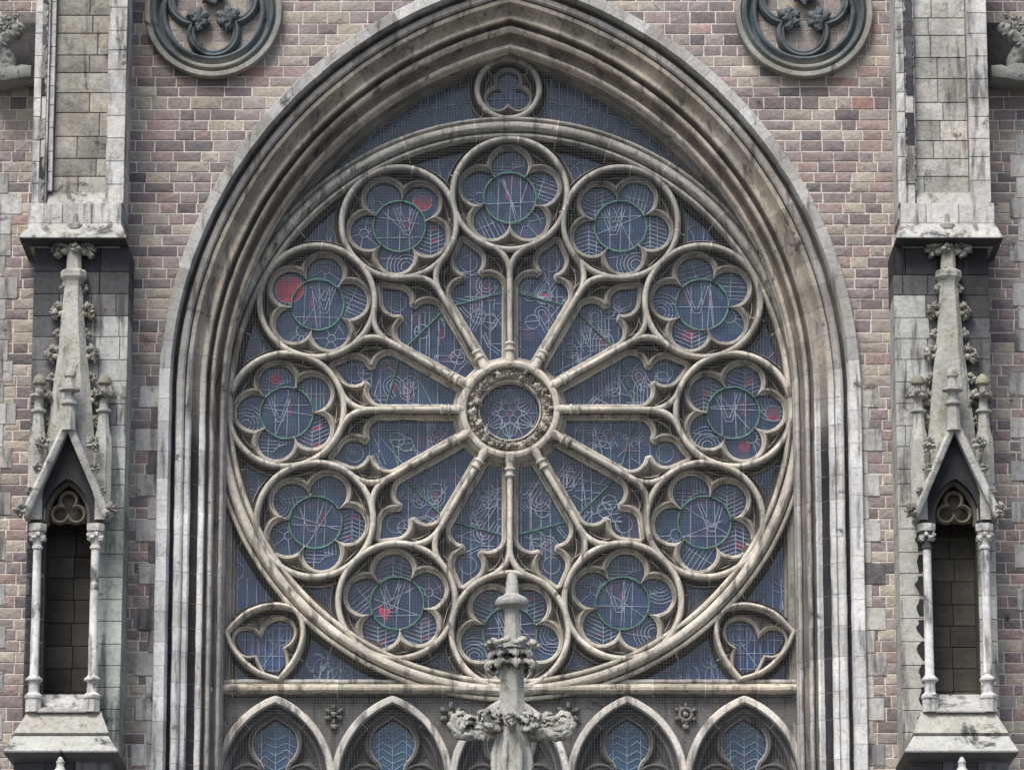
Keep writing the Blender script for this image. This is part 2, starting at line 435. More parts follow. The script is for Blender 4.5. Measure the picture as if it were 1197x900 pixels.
# ------------------------------------------------------------------ arch geometry
AC, AR, AZ = 119.7, 525.0, 5.0
def arch_path(d, zbot=-640, step=3):
    """left side from the bottom to the apex, then down the right"""
    r = AR-d; a_end = math.acos(-AC/r)
    left = [(AC-r, zbot), (AC-r, AZ)]+arc(AC, AZ, r, math.pi, a_end, max(20, int(r*1.2/step)))[1:]
    return left, [(-x, z) for x, z in reversed(left)]
def arch_outside(x, z, d=0):
    """signed distance outside the arch line at inset d"""
    ax = abs(x)
    if z < AZ: return ax-(AR-d-AC)
    return math.hypot(ax+AC, z-AZ)-(AR-d)

# ------------------------------------------------------------------ ground and wall
g = MB()
gz = -ZC/U
g.face([g.vert(-40000, -500, gz), g.vert(40000, -500, gz), g.vert(40000, 500, gz), g.vert(-40000, 500, gz)], (.09, .085, .08))
tag(g.build('ground', 'ground'), 'paved ground in front of the church', None, kind='structure')

rnd = random.Random(4)
PAL = [((.18, .148, .152), 24), ((.245, .205, .205), 30), ((.31, .275, .25), 24), ((.38, .34, .285), 20), ((.30, .222, .21), 15), ((.27, .17, .145), .8), ((.125, .112, .12), 5), ((.38, .29, .19), .8)]
def pick(r, pal=PAL):
    t = r.uniform(0, sum(p[1] for p in pal))
    for c, w_ in pal:
        t -= w_
        if t <= 0: break
    return mixc(shade(c, r.uniform(.86, 1.14)), (.25, .235, .22), r.uniform(.0, .35))
PALE = (.50, .49, .47)
OCU = [at(250, 17, 0), at(939, 17, 0)]
wall_blocks = MB(); quoin = MB()
def put_block(x0, x1, z0, z1, c, mbk=None, Y=-.012, bul=.010, g_=.66, ch=.5):
    poly = [(x0+g_, z0+g_), (x1-g_, z0+g_), (x1-g_, z1-g_), (x0+g_, z1-g_)]
    poly = [(px_+rnd.uniform(-.28, .28), pz_+rnd.uniform(-.28, .28)) for px_, pz_ in poly]
    cx, cz = (x0+x1)/2, (z0+z1)/2
    if max(arch_outside(x, z) for x, z in poly) < -2: return
    if min(arch_outside(x, z) for x, z in poly) < -4:
        if cz < AZ: s = 1 if cx > 0 else -1; poly = clip(poly, s*(AR-AC-6), 0, s, 0)
        else:
            s = 1 if cx > 0 else -1; vx, vz = abs(cx)+AC, cz-AZ; l = math.hypot(vx, vz); vx /= l; vz /= l
            poly = clip(poly, s*(-AC+vx*(AR-5)), AZ+vz*(AR-5), s*vx, vz)
    for ox, oz in OCU:
        vx, vz = cx-ox, cz-oz; l = math.hypot(vx, vz)
        if l < 115 and l > 1: poly = clip(poly, ox+vx/l*78, oz+vz/l*78, vx/l, vz/l) if l > 64 else []
    if len(poly) < 3: return
    a = .5*abs(sum(poly[i][0]*poly[(i+1) % len(poly)][1]-poly[(i+1) % len(poly)][0]*poly[i][1] for i in range(len(poly))))
    if a < 9: return
    slab(mbk or wall_blocks, poly, Y+rnd.uniform(-.004, .004), .05, c, ch, bul*rnd.uniform(.3, 1.3), rnd)
z = -560.; k = 0
while z < 640:
    h = rnd.choice((12.2, 12.8, 13.2, 13.8, 15.5 if rnd.random() < .15 else 12.5)); zc = z+h/2
    x = -760.-rnd.uniform(0, 25)
    while x < 760:
        wdt = rnd.choice((20, 22, 25, 28, 32, 36, 18)) * rnd.uniform(.92, 1.08)
        cx = x+wdt/2
        # pale long-and-short quoins next to the jambs
        c = pick(rnd)
        ed = AR-AC
        if zc < AZ+28 and ed-12 < abs(cx) < ed+10+ (17 if int((z+560)//26) % 2 else 3) and False: pass
        for ox, oz in OCU:          # run-off stains under the medallions
            if abs(cx-ox) < 46 and oz-128 < zc < oz-70: c = shade(c, .5+.5*min(1, abs(cx-ox)/60+(oz-80-zc)/80))
        put_block(x, x+wdt, z, z+h, c); x += wdt
    z += h; k += 1
# pale quoins (two courses high) laid over the ragged ends beside the jambs
z = -560.; k = 0
while z < 8:
    h = rnd.uniform(24.5, 27)
    for s in (-1, 1):
        wd = rnd.choice((20, 24, 27)) if k % 2 else rnd.choice((7, 9, 11))
        x0 = AR-AC-6; x1 = AR-AC+wd
        xa, xb = (x0, x1) if s > 0 else (-x1, -x0)
        c = shade(PALE, rnd.uniform(.72, 1.0))
        if rnd.random() < .25: c = shade((.2, .195, .2), rnd.uniform(.6, 1.2))
        slab(quoin, [(xa+.4, z+.4), (xb-.4, z+.4), (xb-.4, z+h-.4), (xa+.4, z+h-.4)], -.026, .04, c, .5)
    z += h; k += 1
# pale blocks of the next bay at the far edges
for s in (-1, 1):
    z = -560.; k = 0
    while z < 640:
        h = rnd.uniform(24, 28)
        if (s < 0 and z < 250) or (s > 0 and z < 300):
            e = 568 if s < 0 else 572
            wd = rnd.uniform(2, 10) if k % 2 else rnd.uniform(12, 22)
            xa, xb = (-760, -e-22+wd) if s < 0 else (e+25-wd, 760)
            n0 = abs(xb-xa); xx = xa
            while xx < xb-4:
                ww = min(rnd.uniform(34, 60), xb-xx)
                slab(quoin, [(xx+.4, z+.4), (xx+ww-.4, z+.4), (xx+ww-.4, z+h-.4), (xx+.4, z+h-.4)], -.026, .04, shade(PALE, rnd.uniform(.6, .95)), .5); xx += ww
        z += h; k += 1
wall = empty('church_wall', 0, 0, gz)
tag(wall, 'church front of coursed purple, grey and buff sandstone blocks with pale mortar', 'wall')
# mortar bed: one thick sheet with the arch cut out
l, r = arch_path(8, zbot=gz, step=12)
bed = MB(); MORT = (.60, .55, .49)
outer = [(-900, gz), (-900, 700), (900, 700), (900, gz)]
poly = [(-900, gz)]+l+r[1:]+[(900, gz), (900, 700), (-900, 700)]
polyface(bed, poly, -.004, MORT, .5)
bed.build('mortar_bed', 'brick', wall)
wall_blocks.build('sandstone_blocks', 'brick', wall)
quoin.build('pale_quoins', 'pale', wall)

def adrop(d, z):
    """the inner orders come to a lower point than the hood"""
    return (8*min(1, max(0, (d-61)/8))-.95*max(0, d-75.6))*max(0, min(1, z/430))**2
# ------------------------------------------------------------------ moulded arch
archo = empty('window_arch', 0, 0, -640)
tag(archo, 'deep moulded pointed stone arch framing the great rose window', 'arch')
HOOD = [(0, .03), (0, -.10), (1, -.115), (12.5, -.125), (14, -.09), (15, .10)]
ARCH = [(14, .13), (15, .115), (19, .12), (19.6, .05), (21, .012), (23.5, -.004), (27, .004), (29, .03), (29.6, .075), (30.5, .08), (31, .05), (35.5, .06), (37.5, .10),
        (40, .155), (43, .20), (46, .22), (49, .205), (51, .19), (52.5, .20), (53.3, .24), (53.8, .32), (55.5, .36), (56.8, .34), (57.5, .31), (58.6, .292), (60.2, .285), (61.8, .30), (63, .34),
        (63.6, .46), (65.5, .52), (67.2, .53), (68, .50), (69.2, .475), (71, .465), (72.8, .485), (74, .53), (74.4, .62), (75.4, .63), (75.6, .90), (79, .90), (79.6, .93), (82, .93), (83, 1.02), (85.5, 1.06), (87, 1.12)]
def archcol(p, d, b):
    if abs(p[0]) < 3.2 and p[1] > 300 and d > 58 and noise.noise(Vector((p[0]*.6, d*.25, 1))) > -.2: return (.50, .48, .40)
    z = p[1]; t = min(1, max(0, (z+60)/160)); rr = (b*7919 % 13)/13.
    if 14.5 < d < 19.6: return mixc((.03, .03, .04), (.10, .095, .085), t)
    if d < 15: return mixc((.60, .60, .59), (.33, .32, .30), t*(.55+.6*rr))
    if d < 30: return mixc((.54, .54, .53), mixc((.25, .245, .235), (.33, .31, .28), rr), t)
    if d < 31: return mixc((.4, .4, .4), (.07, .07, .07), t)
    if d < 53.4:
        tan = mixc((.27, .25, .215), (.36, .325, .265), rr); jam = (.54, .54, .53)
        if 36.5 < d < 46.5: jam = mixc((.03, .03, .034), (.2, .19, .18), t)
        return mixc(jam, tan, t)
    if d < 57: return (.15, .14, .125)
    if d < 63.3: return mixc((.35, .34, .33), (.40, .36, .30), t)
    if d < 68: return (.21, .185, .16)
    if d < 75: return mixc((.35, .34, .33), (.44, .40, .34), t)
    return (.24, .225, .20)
for side in (0, 1):
    for nm_, pr, mt, st, sd_ in (('hood_mould', HOOD, 'hood', 30., 1), ('arch_moulding', ARCH, 'arch', 36., 2)):
        mb = MB()
        l, r = arch_path(0); path = l
        # joints roughly every `st` units
        L = sum(math.hypot(path[i+1][0]-path[i][0], path[i+1][1]-path[i][1]) for i in range(len(path)-1))
        rj = random.Random(5+side+sd_); js = []; q = 10
        while q < L-10: js.append(q/L); q += st*rj.uniform(.75, 1.3)
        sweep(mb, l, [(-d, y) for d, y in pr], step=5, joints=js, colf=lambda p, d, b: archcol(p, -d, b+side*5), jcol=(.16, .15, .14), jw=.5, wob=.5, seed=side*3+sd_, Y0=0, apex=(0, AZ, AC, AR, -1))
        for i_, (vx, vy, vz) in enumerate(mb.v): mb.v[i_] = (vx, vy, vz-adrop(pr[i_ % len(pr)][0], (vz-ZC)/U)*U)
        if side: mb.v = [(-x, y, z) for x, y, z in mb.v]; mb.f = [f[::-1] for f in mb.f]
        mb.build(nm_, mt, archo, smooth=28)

# ------------------------------------------------------------------ unlit interior closing the opening behind the glass
bk = MB(); slab(bk, [(-345, -640), (345, -640), (345, 470), (-345, 470)], YT+.34, YT+.9, (.03, .03, .03), .1)
tag(bk.build('window_backing', 'niche'), 'dark church interior behind the glass', None, kind='structure')
# ------------------------------------------------------------------ rose window
rose = empty('rose_window', 0, YT, -345)
tag(rose, 'great round rose window with twelve stone spokes and blue stained glass', 'window')
PRIM = [(-9.7, .31), (-9.5, .215), (-8.9, .205), (-8.3, .23), (-6.8, .235), (-5.2, .215), (-4.1, .17), (-3.6, .11), (-3.4, .055)]
PRIM = PRIM+[(-3.2, .026), (-2.4, .006), (-1.2, -.006), (0, -.010), (1.2, -.006), (2.4, .006), (3.2, .026)]+[(-a, b) for a, b in reversed(PRIM)]
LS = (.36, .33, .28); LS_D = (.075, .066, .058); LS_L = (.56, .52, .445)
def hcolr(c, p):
    """stones grow greyer towards the top of the rose: weathering, plus shade put into the colour"""
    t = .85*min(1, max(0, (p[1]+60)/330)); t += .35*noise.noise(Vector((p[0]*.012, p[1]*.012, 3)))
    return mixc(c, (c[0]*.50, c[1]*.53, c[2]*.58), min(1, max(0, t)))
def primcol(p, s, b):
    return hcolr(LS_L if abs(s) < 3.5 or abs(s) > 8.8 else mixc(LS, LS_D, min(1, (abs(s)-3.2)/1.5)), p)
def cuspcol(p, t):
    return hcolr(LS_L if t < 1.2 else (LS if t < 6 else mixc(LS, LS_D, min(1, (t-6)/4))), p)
RR, RC = 67.8, 262.0
def pol(r, a): return (r*math.cos(a), r*math.sin(a))
RC_CENT = [pol(RC, R_(30*k)) for k in range(12)]
# outer ring
mb = MB()
RING = [(-15, .31), (-14.6, .225), (-13, .215), (-11, .19), (-9.4, .13), (-9, .06), (-8.4, .02), (-6.8, -.004), (-5, -.004), (-3.4, .02), (-2.8, .06), (-2.2, .10), (-1.6, .06), (-1.2, .0), (.2, -.045), (2.6, -.072),
        (4.5, -.075), (6.4, -.072), (8.8, -.045), (10.2, .0), (10.6, .06), (11, .09), (11.6, .05), (12.4, .01), (14, -.008), (16, .005), (17.2, .04), (17.6, .09), (19, .16), (21, .24), (23, .30), (24, .34)]
rj = random.Random(8)
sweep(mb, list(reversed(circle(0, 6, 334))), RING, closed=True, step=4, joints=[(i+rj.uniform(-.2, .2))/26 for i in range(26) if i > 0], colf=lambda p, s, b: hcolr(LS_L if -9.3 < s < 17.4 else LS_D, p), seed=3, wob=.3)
mb.build('outer_ring', 'trac', rose, smooth=35)
# hub
hub = MB()
HP = [(35, .31), (35, .10), (36.2, .085), (37, .10), (38, .13)]
def hcol(r, t): return LS_L if r < 37 or r > 50 else LS_D
lathe_y(hub, 0, 0, HP, 96, hcol)
HP2 = [(50.5, .13), (51, .0), (52, -.02), (55, -.035), (58, -.02), (59.2, .01), (59.8, .06), (62, .12), (64.5, .2), (66.5, .26), (68, .31)]
lathe_y(hub, 0, 0, HP2, 96, hcol)
hubo = hub.build('hub_ring', 'trac', rose, smooth=35)
fol = MB()
def leafn(r, t):
    e = max(0, math.sin(math.pi*(r-37.)/14.5)); q = Vector((r*.14*math.cos(t)*1.6, r*.14*math.sin(t)*1.6, 3))
    return e*(-.05-.16*abs(noise.noise(q*1.1))-.10*abs(noise.noise(q*2.6))+.05)
lathe_y(fol, 0, 0, [(37+14.5*i/16, .135-.01*math.sin(math.pi*i/16)) for i in range(17)], 260, lambda r, t: (.40, .37, .32), nz=leafn)
for k in range(40):
    t = k*2*math.pi/40+rj.uniform(-.1, .1); rr = rj.choice((39.5, 43, 46, 49))+rj.uniform(-1, 1)
    blob(fol, rr*math.cos(t), YT+rj.uniform(.03, .09), rr*math.sin(t), rj.uniform(2, 6.5), 5, rj.uniform(1.6, 3.6), shade((.54, .51, .45), rj.uniform(.45, 1.1)), .8, 2.3, k, 3, t+rj.uniform(-1, 1))
fol.build('carved_foliage', 'carve', hubo, smooth=True)
rnd = random.Random(11)
st = []
for k in range(6):
    a = R_(90+60*k); c_ = pol(19.5, a); st.append(circle(*c_, 8.3)+[(c_[0]+8.3, c_[1])])
    st.append([pol(4.5, a), pol(34, a+R_(30)*0)]); st.append([pol(17, a+R_(30)), pol(36, a+R_(30))])
    st.append([pol(34, a), pol(13, a+R_(30)), pol(34, a+R_(60))]); st.append([pol(11, a), pol(22, a+R_(30)), pol(11, a+R_(60))])
st.append(circle(0, 0, 4)+[(4, 0)]); st.append(circle(0, 0, 32)+[(32, 0)])
make_pane(circle(0, 0, 35.5), st, [(circle(0, 0, 3.8, 12), PURP)], hubo, rnd, base=(.03, .04, .075))

def between_ok(a0):
    """field of a petal: between two spokes and short of the roundels"""
    A, B = pol(RC, a0-R_(15)), pol(RC, a0+R_(15))
    def f(x, z):
        a = math.atan2(z, x)-a0; a = (a+math.pi) % (2*math.pi)-math.pi
        return abs(a) < R_(15) and math.hypot(x-A[0], z-A[1]) > RR-1 and math.hypot(x-B[0], z-B[1]) > RR-1 and math.hypot(x, z) > 55
    return f
def petal_outline(a0):
    t15 = math.tan(R_(15)); off = 9.6/math.cos(R_(15)); h = []
    h.append((66, 66*t15-off))
    A = (150.5, 14.2); ra = 16.4
    h += arc(A[0], A[1], ra, R_(90+15), R_(-12), 22)
    h += [(170.5, 8.0), (173, 7.4)]
    C = (189, 0); rc = 15.8
    h += arc(C[0], C[1], rc, R_(180-32), R_(48), 18)
    h += [(204, 8.2), (208.5, 4.6), (213.5, .6)]
    full = h+[(x, -y) for x, y in reversed(h)]
    ca, sa = math.cos(a0), math.sin(a0)
    return [(x*ca-y*sa, x*sa+y*ca) for x, y in full][::-1]
SHADES = {}
for k in range(12):
    a = R_(90-30*k); rnd = random.Random(100+k)
    # --- spoke with forked head
    sp = MB()
    def loc(p, a=a): return (p[0]*math.cos(a)-p[1]*math.sin(a), p[0]*math.sin(a)+p[1]*math.cos(a))
    jt = (rnd.uniform(.9, .96),)
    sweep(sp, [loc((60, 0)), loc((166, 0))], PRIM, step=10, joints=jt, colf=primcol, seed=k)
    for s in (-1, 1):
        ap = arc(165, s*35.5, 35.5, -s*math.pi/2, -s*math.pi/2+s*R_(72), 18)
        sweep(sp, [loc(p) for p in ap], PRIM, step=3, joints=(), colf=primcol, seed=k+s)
    tri = [loc(p) for p in ((168, 0), (180, 9), (197, 22), (195, 9), (193.5, 0), (195, -9), (197, -22), (180, -9))]
    polyface(sp, tri, YT+.16, LS_D, .1)
    spo = sp.build('spoke', 'trac', rose, smooth=35)
    # colonnette rings
    cr = MB()
    def ring_at(r0, prof):
        base = len(cr.v); n = 14
        for dr, rad in prof:
            for i in range(n):
                t = math.pi*i/(n-1); p = loc((r0+dr, rad*math.cos(t))); cr.vert(p[0], YT+.03-rad*U*1.05*math.sin(t), p[1])
        for i in range(len(prof)-1):
            for j in range(n-1): cr.face((base+i*n+j, base+i*n+j+1, base+(i+1)*n+j+1, base+(i+1)*n+j), LS_L)
    ring_at(60, [(-6, 5.6), (2, 5.6), (4, 5.0), (9, 4.6), (10, 4.4), (10.2, 6.0), (11.5, 6.6), (13, 6.0), (13.2, 4.6), (18, 4.4), (18.2, 5.8), (19.5, 6.2), (21, 5.4), (21.5, 3.8)])
    cr.build('colonnette_base', 'trac', spo, smooth=35)
    # --- petal light to the right of the spoke
    a0 = a-R_(15); ol = petal_outline(a0)
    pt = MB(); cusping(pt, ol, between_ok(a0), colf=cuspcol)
    pto = pt.build('petal_light', 'trac', rose, smooth=40)
    st = []; pa = []; cx, cz = pol(135, a0)
    for i in range(-5, 6):
        if rnd.random() < .55: st.append([(cx+i*11+rnd.uniform(-2, 2), cz-90), (cx+i*11+rnd.uniform(-2, 2), cz+90)])
    for i in range(6):
        q = (cx+rnd.uniform(-45, 45), cz+rnd.uniform(-45, 45)); t = rnd.uniform(0, math.pi); l_ = rnd.uniform(14, 40)
        st.append([(q[0]-l_*math.cos(t), q[1]-l_*math.sin(t)), (q[0]+l_*math.cos(t), q[1]+l_*math.sin(t))])
    for i in range(3):
        q = pol(rnd.uniform(85, 165), a0+rnd.uniform(-.12, .12)); t = rnd.choice((0, math.pi, .5, 2.6)); e = rnd.uniform(1.2, 2.4)
        for rr in (4, 8, 12)[:rnd.choice((1, 2, 3))]:
            u = [(rr*math.cos(b), rr*math.sin(b)*1.0) for b in np.linspace(0, math.pi, 12)]
            u = [(rr, -10*e)]+u+[(-rr, -10*e)]
            st.append([(q[0]+x*math.cos(t)-y*math.sin(t), q[1]+x*math.sin(t)+y*math.cos(t)) for x, y in u])
        if rnd.random() < .55: pa.append(([(q[0]+4.5*math.cos(b)*(1 if i % 2 else .8), q[1]+8*math.sin(b)) for b in np.linspace(0, 2*math.pi, 13)[:-1]], rnd.choice((PURP, mixc(RED, PURP, .6), PURP))))
    for i in range(2):
        q = pol(rnd.uniform(85, 190), a0+rnd.uniform(-.06, .06)); st.append(circle(*q, 8.5)+[(q[0]+8.5, q[1])]); st.append([(q[0]-8.5, q[1]), (q[0]+8.5, q[1]+rnd.uniform(-3, 3))])
    q = pol(188, a0); st.append(circle(*q, 10)+[(q[0]+10, q[1])])
    for i in range(6):      # bundles of bent parallel lines
        q = pol(rnd.uniform(75, 190), a0+rnd.uniform(-.2, .2)); t = rnd.uniform(0, 6.28); bl = rnd.uniform(8, 20); b2 = t+rnd.uniform(-1.2, 1.2); gp = rnd.uniform(2.6, 4)
        for j in range(rnd.choice((1, 2, 3))):
            ox, oz = -math.sin(t)*gp*j, math.cos(t)*gp*j
            st.append([(q[0]+ox-bl*math.cos(t), q[1]+oz-bl*math.sin(t)), (q[0]+ox, q[1]+oz), (q[0]+ox+bl*math.cos(b2), q[1]+oz+bl*math.sin(b2))])
    for i in range(9):
        q = (cx+rnd.uniform(-40, 40), cz+rnd.uniform(-50, 50)); st.append([q, (q[0]+rnd.uniform(8, 30), q[1])])
        if i < 2: pa.append(([q, (q[0]+9, q[1]), (q[0]+9, q[1]+4), (q[0], q[1]+4)], rnd.choice((PURP, RED, PURP))))
    make_pane(ol, st, pa, pto, rnd)
    bar = MB(); p0, p1 = pol(147*1.0, a0-R_(13.5)), pol(147, a0+R_(13.5))
    tube(bar, [(p0[0], YT+.265, p0[1]), (p1[0], YT+.265, p1[1])], (.95, .95), (.05, .15, .1), 6)
    bar.build('saddle_bar', 'iron', pto)
    # --- roundel
    c = pol(RC, a); rd = MB()
    jr = [((j+rnd.uniform(-.25, .25))/5) % 1 for j in range(5)]; jr = [j for j in jr if .01 < j < .99]
    sweep(rd, [(c[0]+x, c[1]+z_) for x, z_ in circle(0, 0, RR)], PRIM, closed=True, step=2.6, joints=jr, colf=primcol, seed=k*7)
    rdo = rd.build('roundel', 'trac', rose, smooth=35)
    cp = MB(); fo = foil(c[0], c[1], 5, 37.0, 21.6, a)
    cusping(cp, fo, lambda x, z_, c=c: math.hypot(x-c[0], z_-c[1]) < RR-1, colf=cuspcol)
    cp.build('cinquefoil_cusping', 'trac', rdo, smooth=40)
    st = []; pa = []
    for i in range(5):
        la = a+2*math.pi*i/5; lc = (c[0]+39*math.cos(la), c[1]+39*math.sin(la))
        ls, lp = [], []; lobe_strokes(lc[0], lc[1], 20, la, rnd, ls, lp)
        for s_ in ls:      # keep lobe patterns out of the centre disc
            pts_, _ = resample(s_, False, 1.3); run = []
            for q in pts_:
                if math.hypot(q[0]-c[0], q[1]-c[1]) > 31 and math.hypot(q[0]-lc[0], q[1]-lc[1]) < 23: run.append(q)
                else:
                    if len(run) > 2: st.append(run)
                    run = []
            if len(run) > 2: st.append(run)
        pa += [(pp, cc) for pp, cc in lp if all(math.hypot(q[0]-c[0], q[1]-c[1]) > 31 and math.hypot(q[0]-lc[0], q[1]-lc[1]) < 21 for q in pp)]
    disc = []
    for x in (-14, 1, 12): disc.append([(c[0]+x+rnd.uniform(-3, 3), c[1]-40), (c[0]+x+rnd.uniform(-3, 3), c[1]+40)])
    vx = rnd.uniform(-10, 8)
    for i in range(rnd.choice((1, 2, 2, 3))): zb_ = (-10, -5, 6)[i]; lx_ = (24-zb_)*.382; rx_ = (24-zb_)*.32; disc.append([(c[0]+vx-15+3.8*i, c[1]+24), (c[0]+vx-15+3.8*i+lx_, c[1]+zb_), (c[0]+vx+16-3.8*i-rx_, c[1]+zb_), (c[0]+vx+16-3.8*i, c[1]+24)])
    for i in range(2): t = rnd.uniform(0, 3.14); ox, oz = rnd.uniform(-12, 12), rnd.uniform(-12, 12); disc.append([(c[0]+ox-34*math.cos(t), c[1]+oz-34*math.sin(t)), (c[0]+ox+34*math.cos(t), c[1]+oz+34*math.sin(t))])
    zz = rnd.uniform(-18, 18); disc.append([(c[0]-32, c[1]+zz), (c[0]+32, c[1]+zz+rnd.uniform(-4, 4))])
    for s_ in disc:
        run = []
        for q in resample(s_, False, 1.3)[0]:
            if math.hypot(q[0]-c[0], q[1]-c[1]) < 30.5: run.append(q)
            elif len(run) > 2: st.append(run); run = []
            else: run = []
        if len(run) > 2: st.append(run)
    if rnd.random() < .6: x = rnd.uniform(-10, 10); pa.append(([(c[0]+x, c[1]-2), (c[0]+x+5, c[1]-2), (c[0]+x+5, c[1]+14), (c[0]+x, c[1]+14)], PURP))
    lobe = lambda i, d=40, r=9.5, n=16: circle(c[0]+d*math.cos(a+2*math.pi*i/5), c[1]+d*math.sin(a+2*math.pi*i/5), r, n)
    redc = {10: (0, 39, 17), 11: (4, 41, 11), 9: (4, 44, 7), 3: (0, 47, 9)}.get(k)
    if k == 10: pa.append((lobe(0, 39, 16.8, 24), RED))            # upper left: the bright red lobe
    if k == 11: pa.append((lobe(4, 41, 11), mixc(RED, PURP, .25)))
    if k == 9: pa.append((lobe(4, 44, 6.5), RED))
    if k == 3: pa.append((lobe(0, 47, 8), RED)); pa.append((lobe(4, 42, 7), mixc(RED, PURP, .6)))
    if k == 7: pa.append(([(c[0]-22, c[1]-2), (c[0]-14, c[1]-6), (c[0]-7, c[1]-5), (c[0]-9, c[1]-14), (c[0]-12, c[1]-20), (c[0]-20, c[1]-13)], shade(RED, 1.5)))
    if k == 2: pa.append((lobe(3, 38, 8), mixc(RED, PURP, .5)))
    if redc:
        la = a+2*math.pi*redc[0]/5; rx, rz = c[0]+redc[1]*math.cos(la), c[1]+redc[1]*math.sin(la); st2 = []
        for s_ in st:
            run = []
            for q in s_:
                if math.hypot(q[0]-rx, q[1]-rz) > redc[2]: run.append(q)
                else:
                    if len(run) > 2: st2.append(run)
                    run = []
            if len(run) > 2: st2.append(run)
        st = st2+[circle(rx, rz, redc[2])]
        pa = [p_ for p_ in pa if p_[1] in (RED, mixc(RED, PURP, .25)) and len(p_[0]) > 12 or math.hypot(p_[0][0][0]-rx, p_[0][0][1]-rz) > redc[2]+9]
    make_pane(fo, st, pa, rdo, rnd)
    ir = MB(); n = 60; base = 0
    for i in range(n):
        t = 2*math.pi*i/n; rr = 31+rnd.uniform(-.25, .25)
        for j in range(6):
            b = 2*math.pi*j/6; q = rr+1.3*math.cos(b); ir.vert(c[0]+q*math.cos(t), YT+.255+1.2*U*math.sin(b), c[1]+q*math.sin(t))
    for i in range(n):
        for j in range(6): ir.face((i*6+j, ((i+1) % n)*6+j, ((i+1) % n)*6+(j+1) % 6, i*6+(j+1) % 6), (.05, .15, .1))
    ir.build('iron_ring', 'iron', rdo, smooth=True)
    # --- small spandrel light between this roundel, the next and the outer ring
    A, B = pol(RC, a0-R_(15)), pol(RC, a0+R_(15)); pg = []
    a1 = math.atan2(-A[1]+pol(253, a0)[1], -A[0]+pol(253, a0)[0])
    e0 = a0-R_(15)+R_(95); pg += arc(A[0], A[1], 64, e0, a0-R_(15)+R_(22), 14)
    pg += [pol(334, a0-R_(7)), pol(334, a0), pol(334, a0+R_(7))]
    pg += arc(B[0], B[1], 64, a0+R_(15)-R_(22), a0+R_(15)-R_(95), 14)
    st = []
    for i in range(4): q = pol(300, a0+rnd.uniform(-.08, .08)); st.append([(q[0]+rnd.uniform(-10, 10), q[1]-40), (q[0]+rnd.uniform(-10, 10), q[1]+40)])
    q = pol(300, a0); st.append(circle(q[0]-8, q[1], 14)+[(q[0]+6, q[1])]); st.append(circle(q[0]+9, q[1]+3, 14)+[(q[0]+23, q[1]+3)])
    make_pane(pg, st, [], rose, rnd, Y=YT+.315, name='spandrel_pane')

# ------------------------------------------------------------------ trefoil light above the rose, with the long slivers of glass beside it
tc = at(594, 103, YT)
tf = empty('trefoil_light', tc[0], YT, tc[1]-40)
tag(tf, 'small round trefoil window under the point of the arch', 'window')
mb = MB(); sweep(mb, circle(tc[0], tc[1], 37), PRIM, closed=True, step=2.4, joints=(.13, .37, .62, .88), colf=primcol, seed=5); mb.build('circular_rib', 'trac', tf, smooth=35)
mb = MB(); fo = foil(tc[0], tc[1]-2, 3, 14.5, 12.8, R_(90)); CS = [(t*.75, y) for t, y in CUSP]
cusping(mb, fo, lambda x, z_: math.hypot(x-tc[0], z_-tc[1]) < 36, prof=CS, colf=cuspcol); mb.build('trefoil_cusping', 'trac', tf, smooth=40)
rnd = random.Random(21); st = []
for x in (-16, -10, -3, 3, 10, 16): st.append([(tc[0]+x, tc[1]-40), (tc[0]+x+rnd.uniform(-4, 4), tc[1]+40)])
for zz in (-20, -8, 4, 14): st.append([(tc[0]-30, tc[1]+zz), (tc[0]+30, tc[1]+zz+3)])
make_pane(fo, st, [], tf, rnd)
for s in (-1, 1):
    sv = empty('tympanum_light', s*110, YT, 340)
    tag(sv, 'thin crescent of stained glass %s of the small trefoil, above the rose' % ('left' if s < 0 else 'right'), 'window', 'crescent lights above the rose')
    path = [(p[0], p[1]-adrop(84, p[1])) for p in arch_path(84)[0] if p[1] > 120]; poly = [(p[0]*(-s), p[1]) for p in path]
    a_0 = math.atan2(path[0][1], abs(path[0][0])); a_1 = R_(88)
    low = [(s*348*math.cos(t), 348*math.sin(t)) for t in np.linspace(a_1, a_0, 30)]
    poly = poly+low
    st = []
    for i in range(17):
        t = R_(52+i*2.1); q = (s*365*math.cos(t), 365*math.sin(t)); e = 12+.5*i; rr = []
        for b in np.linspace(0, 2*math.pi, 22): x, y = 8.5*math.cos(b), e*math.sin(b); aa = t if s > 0 else math.pi-t; rr.append((q[0]+x*math.sin(aa)*1+y*math.cos(aa), q[1]-x*math.cos(aa)+y*math.sin(aa)))
        st.append(rr)
    st.append([(s*(384-i*.0)*math.cos(R_(a_)), 384*math.sin(R_(a_))) for a_ in range(55, 89, 2)])
    for i in range(8): x = s*(50+i*9.5); st.append([(x, 384*math.sin(math.acos(min(1, abs(x)/384)))), (x, 430)])
    make_pane(poly, st, [], sv, rnd, base=(.03, .043, .075), Y=YT+.318)

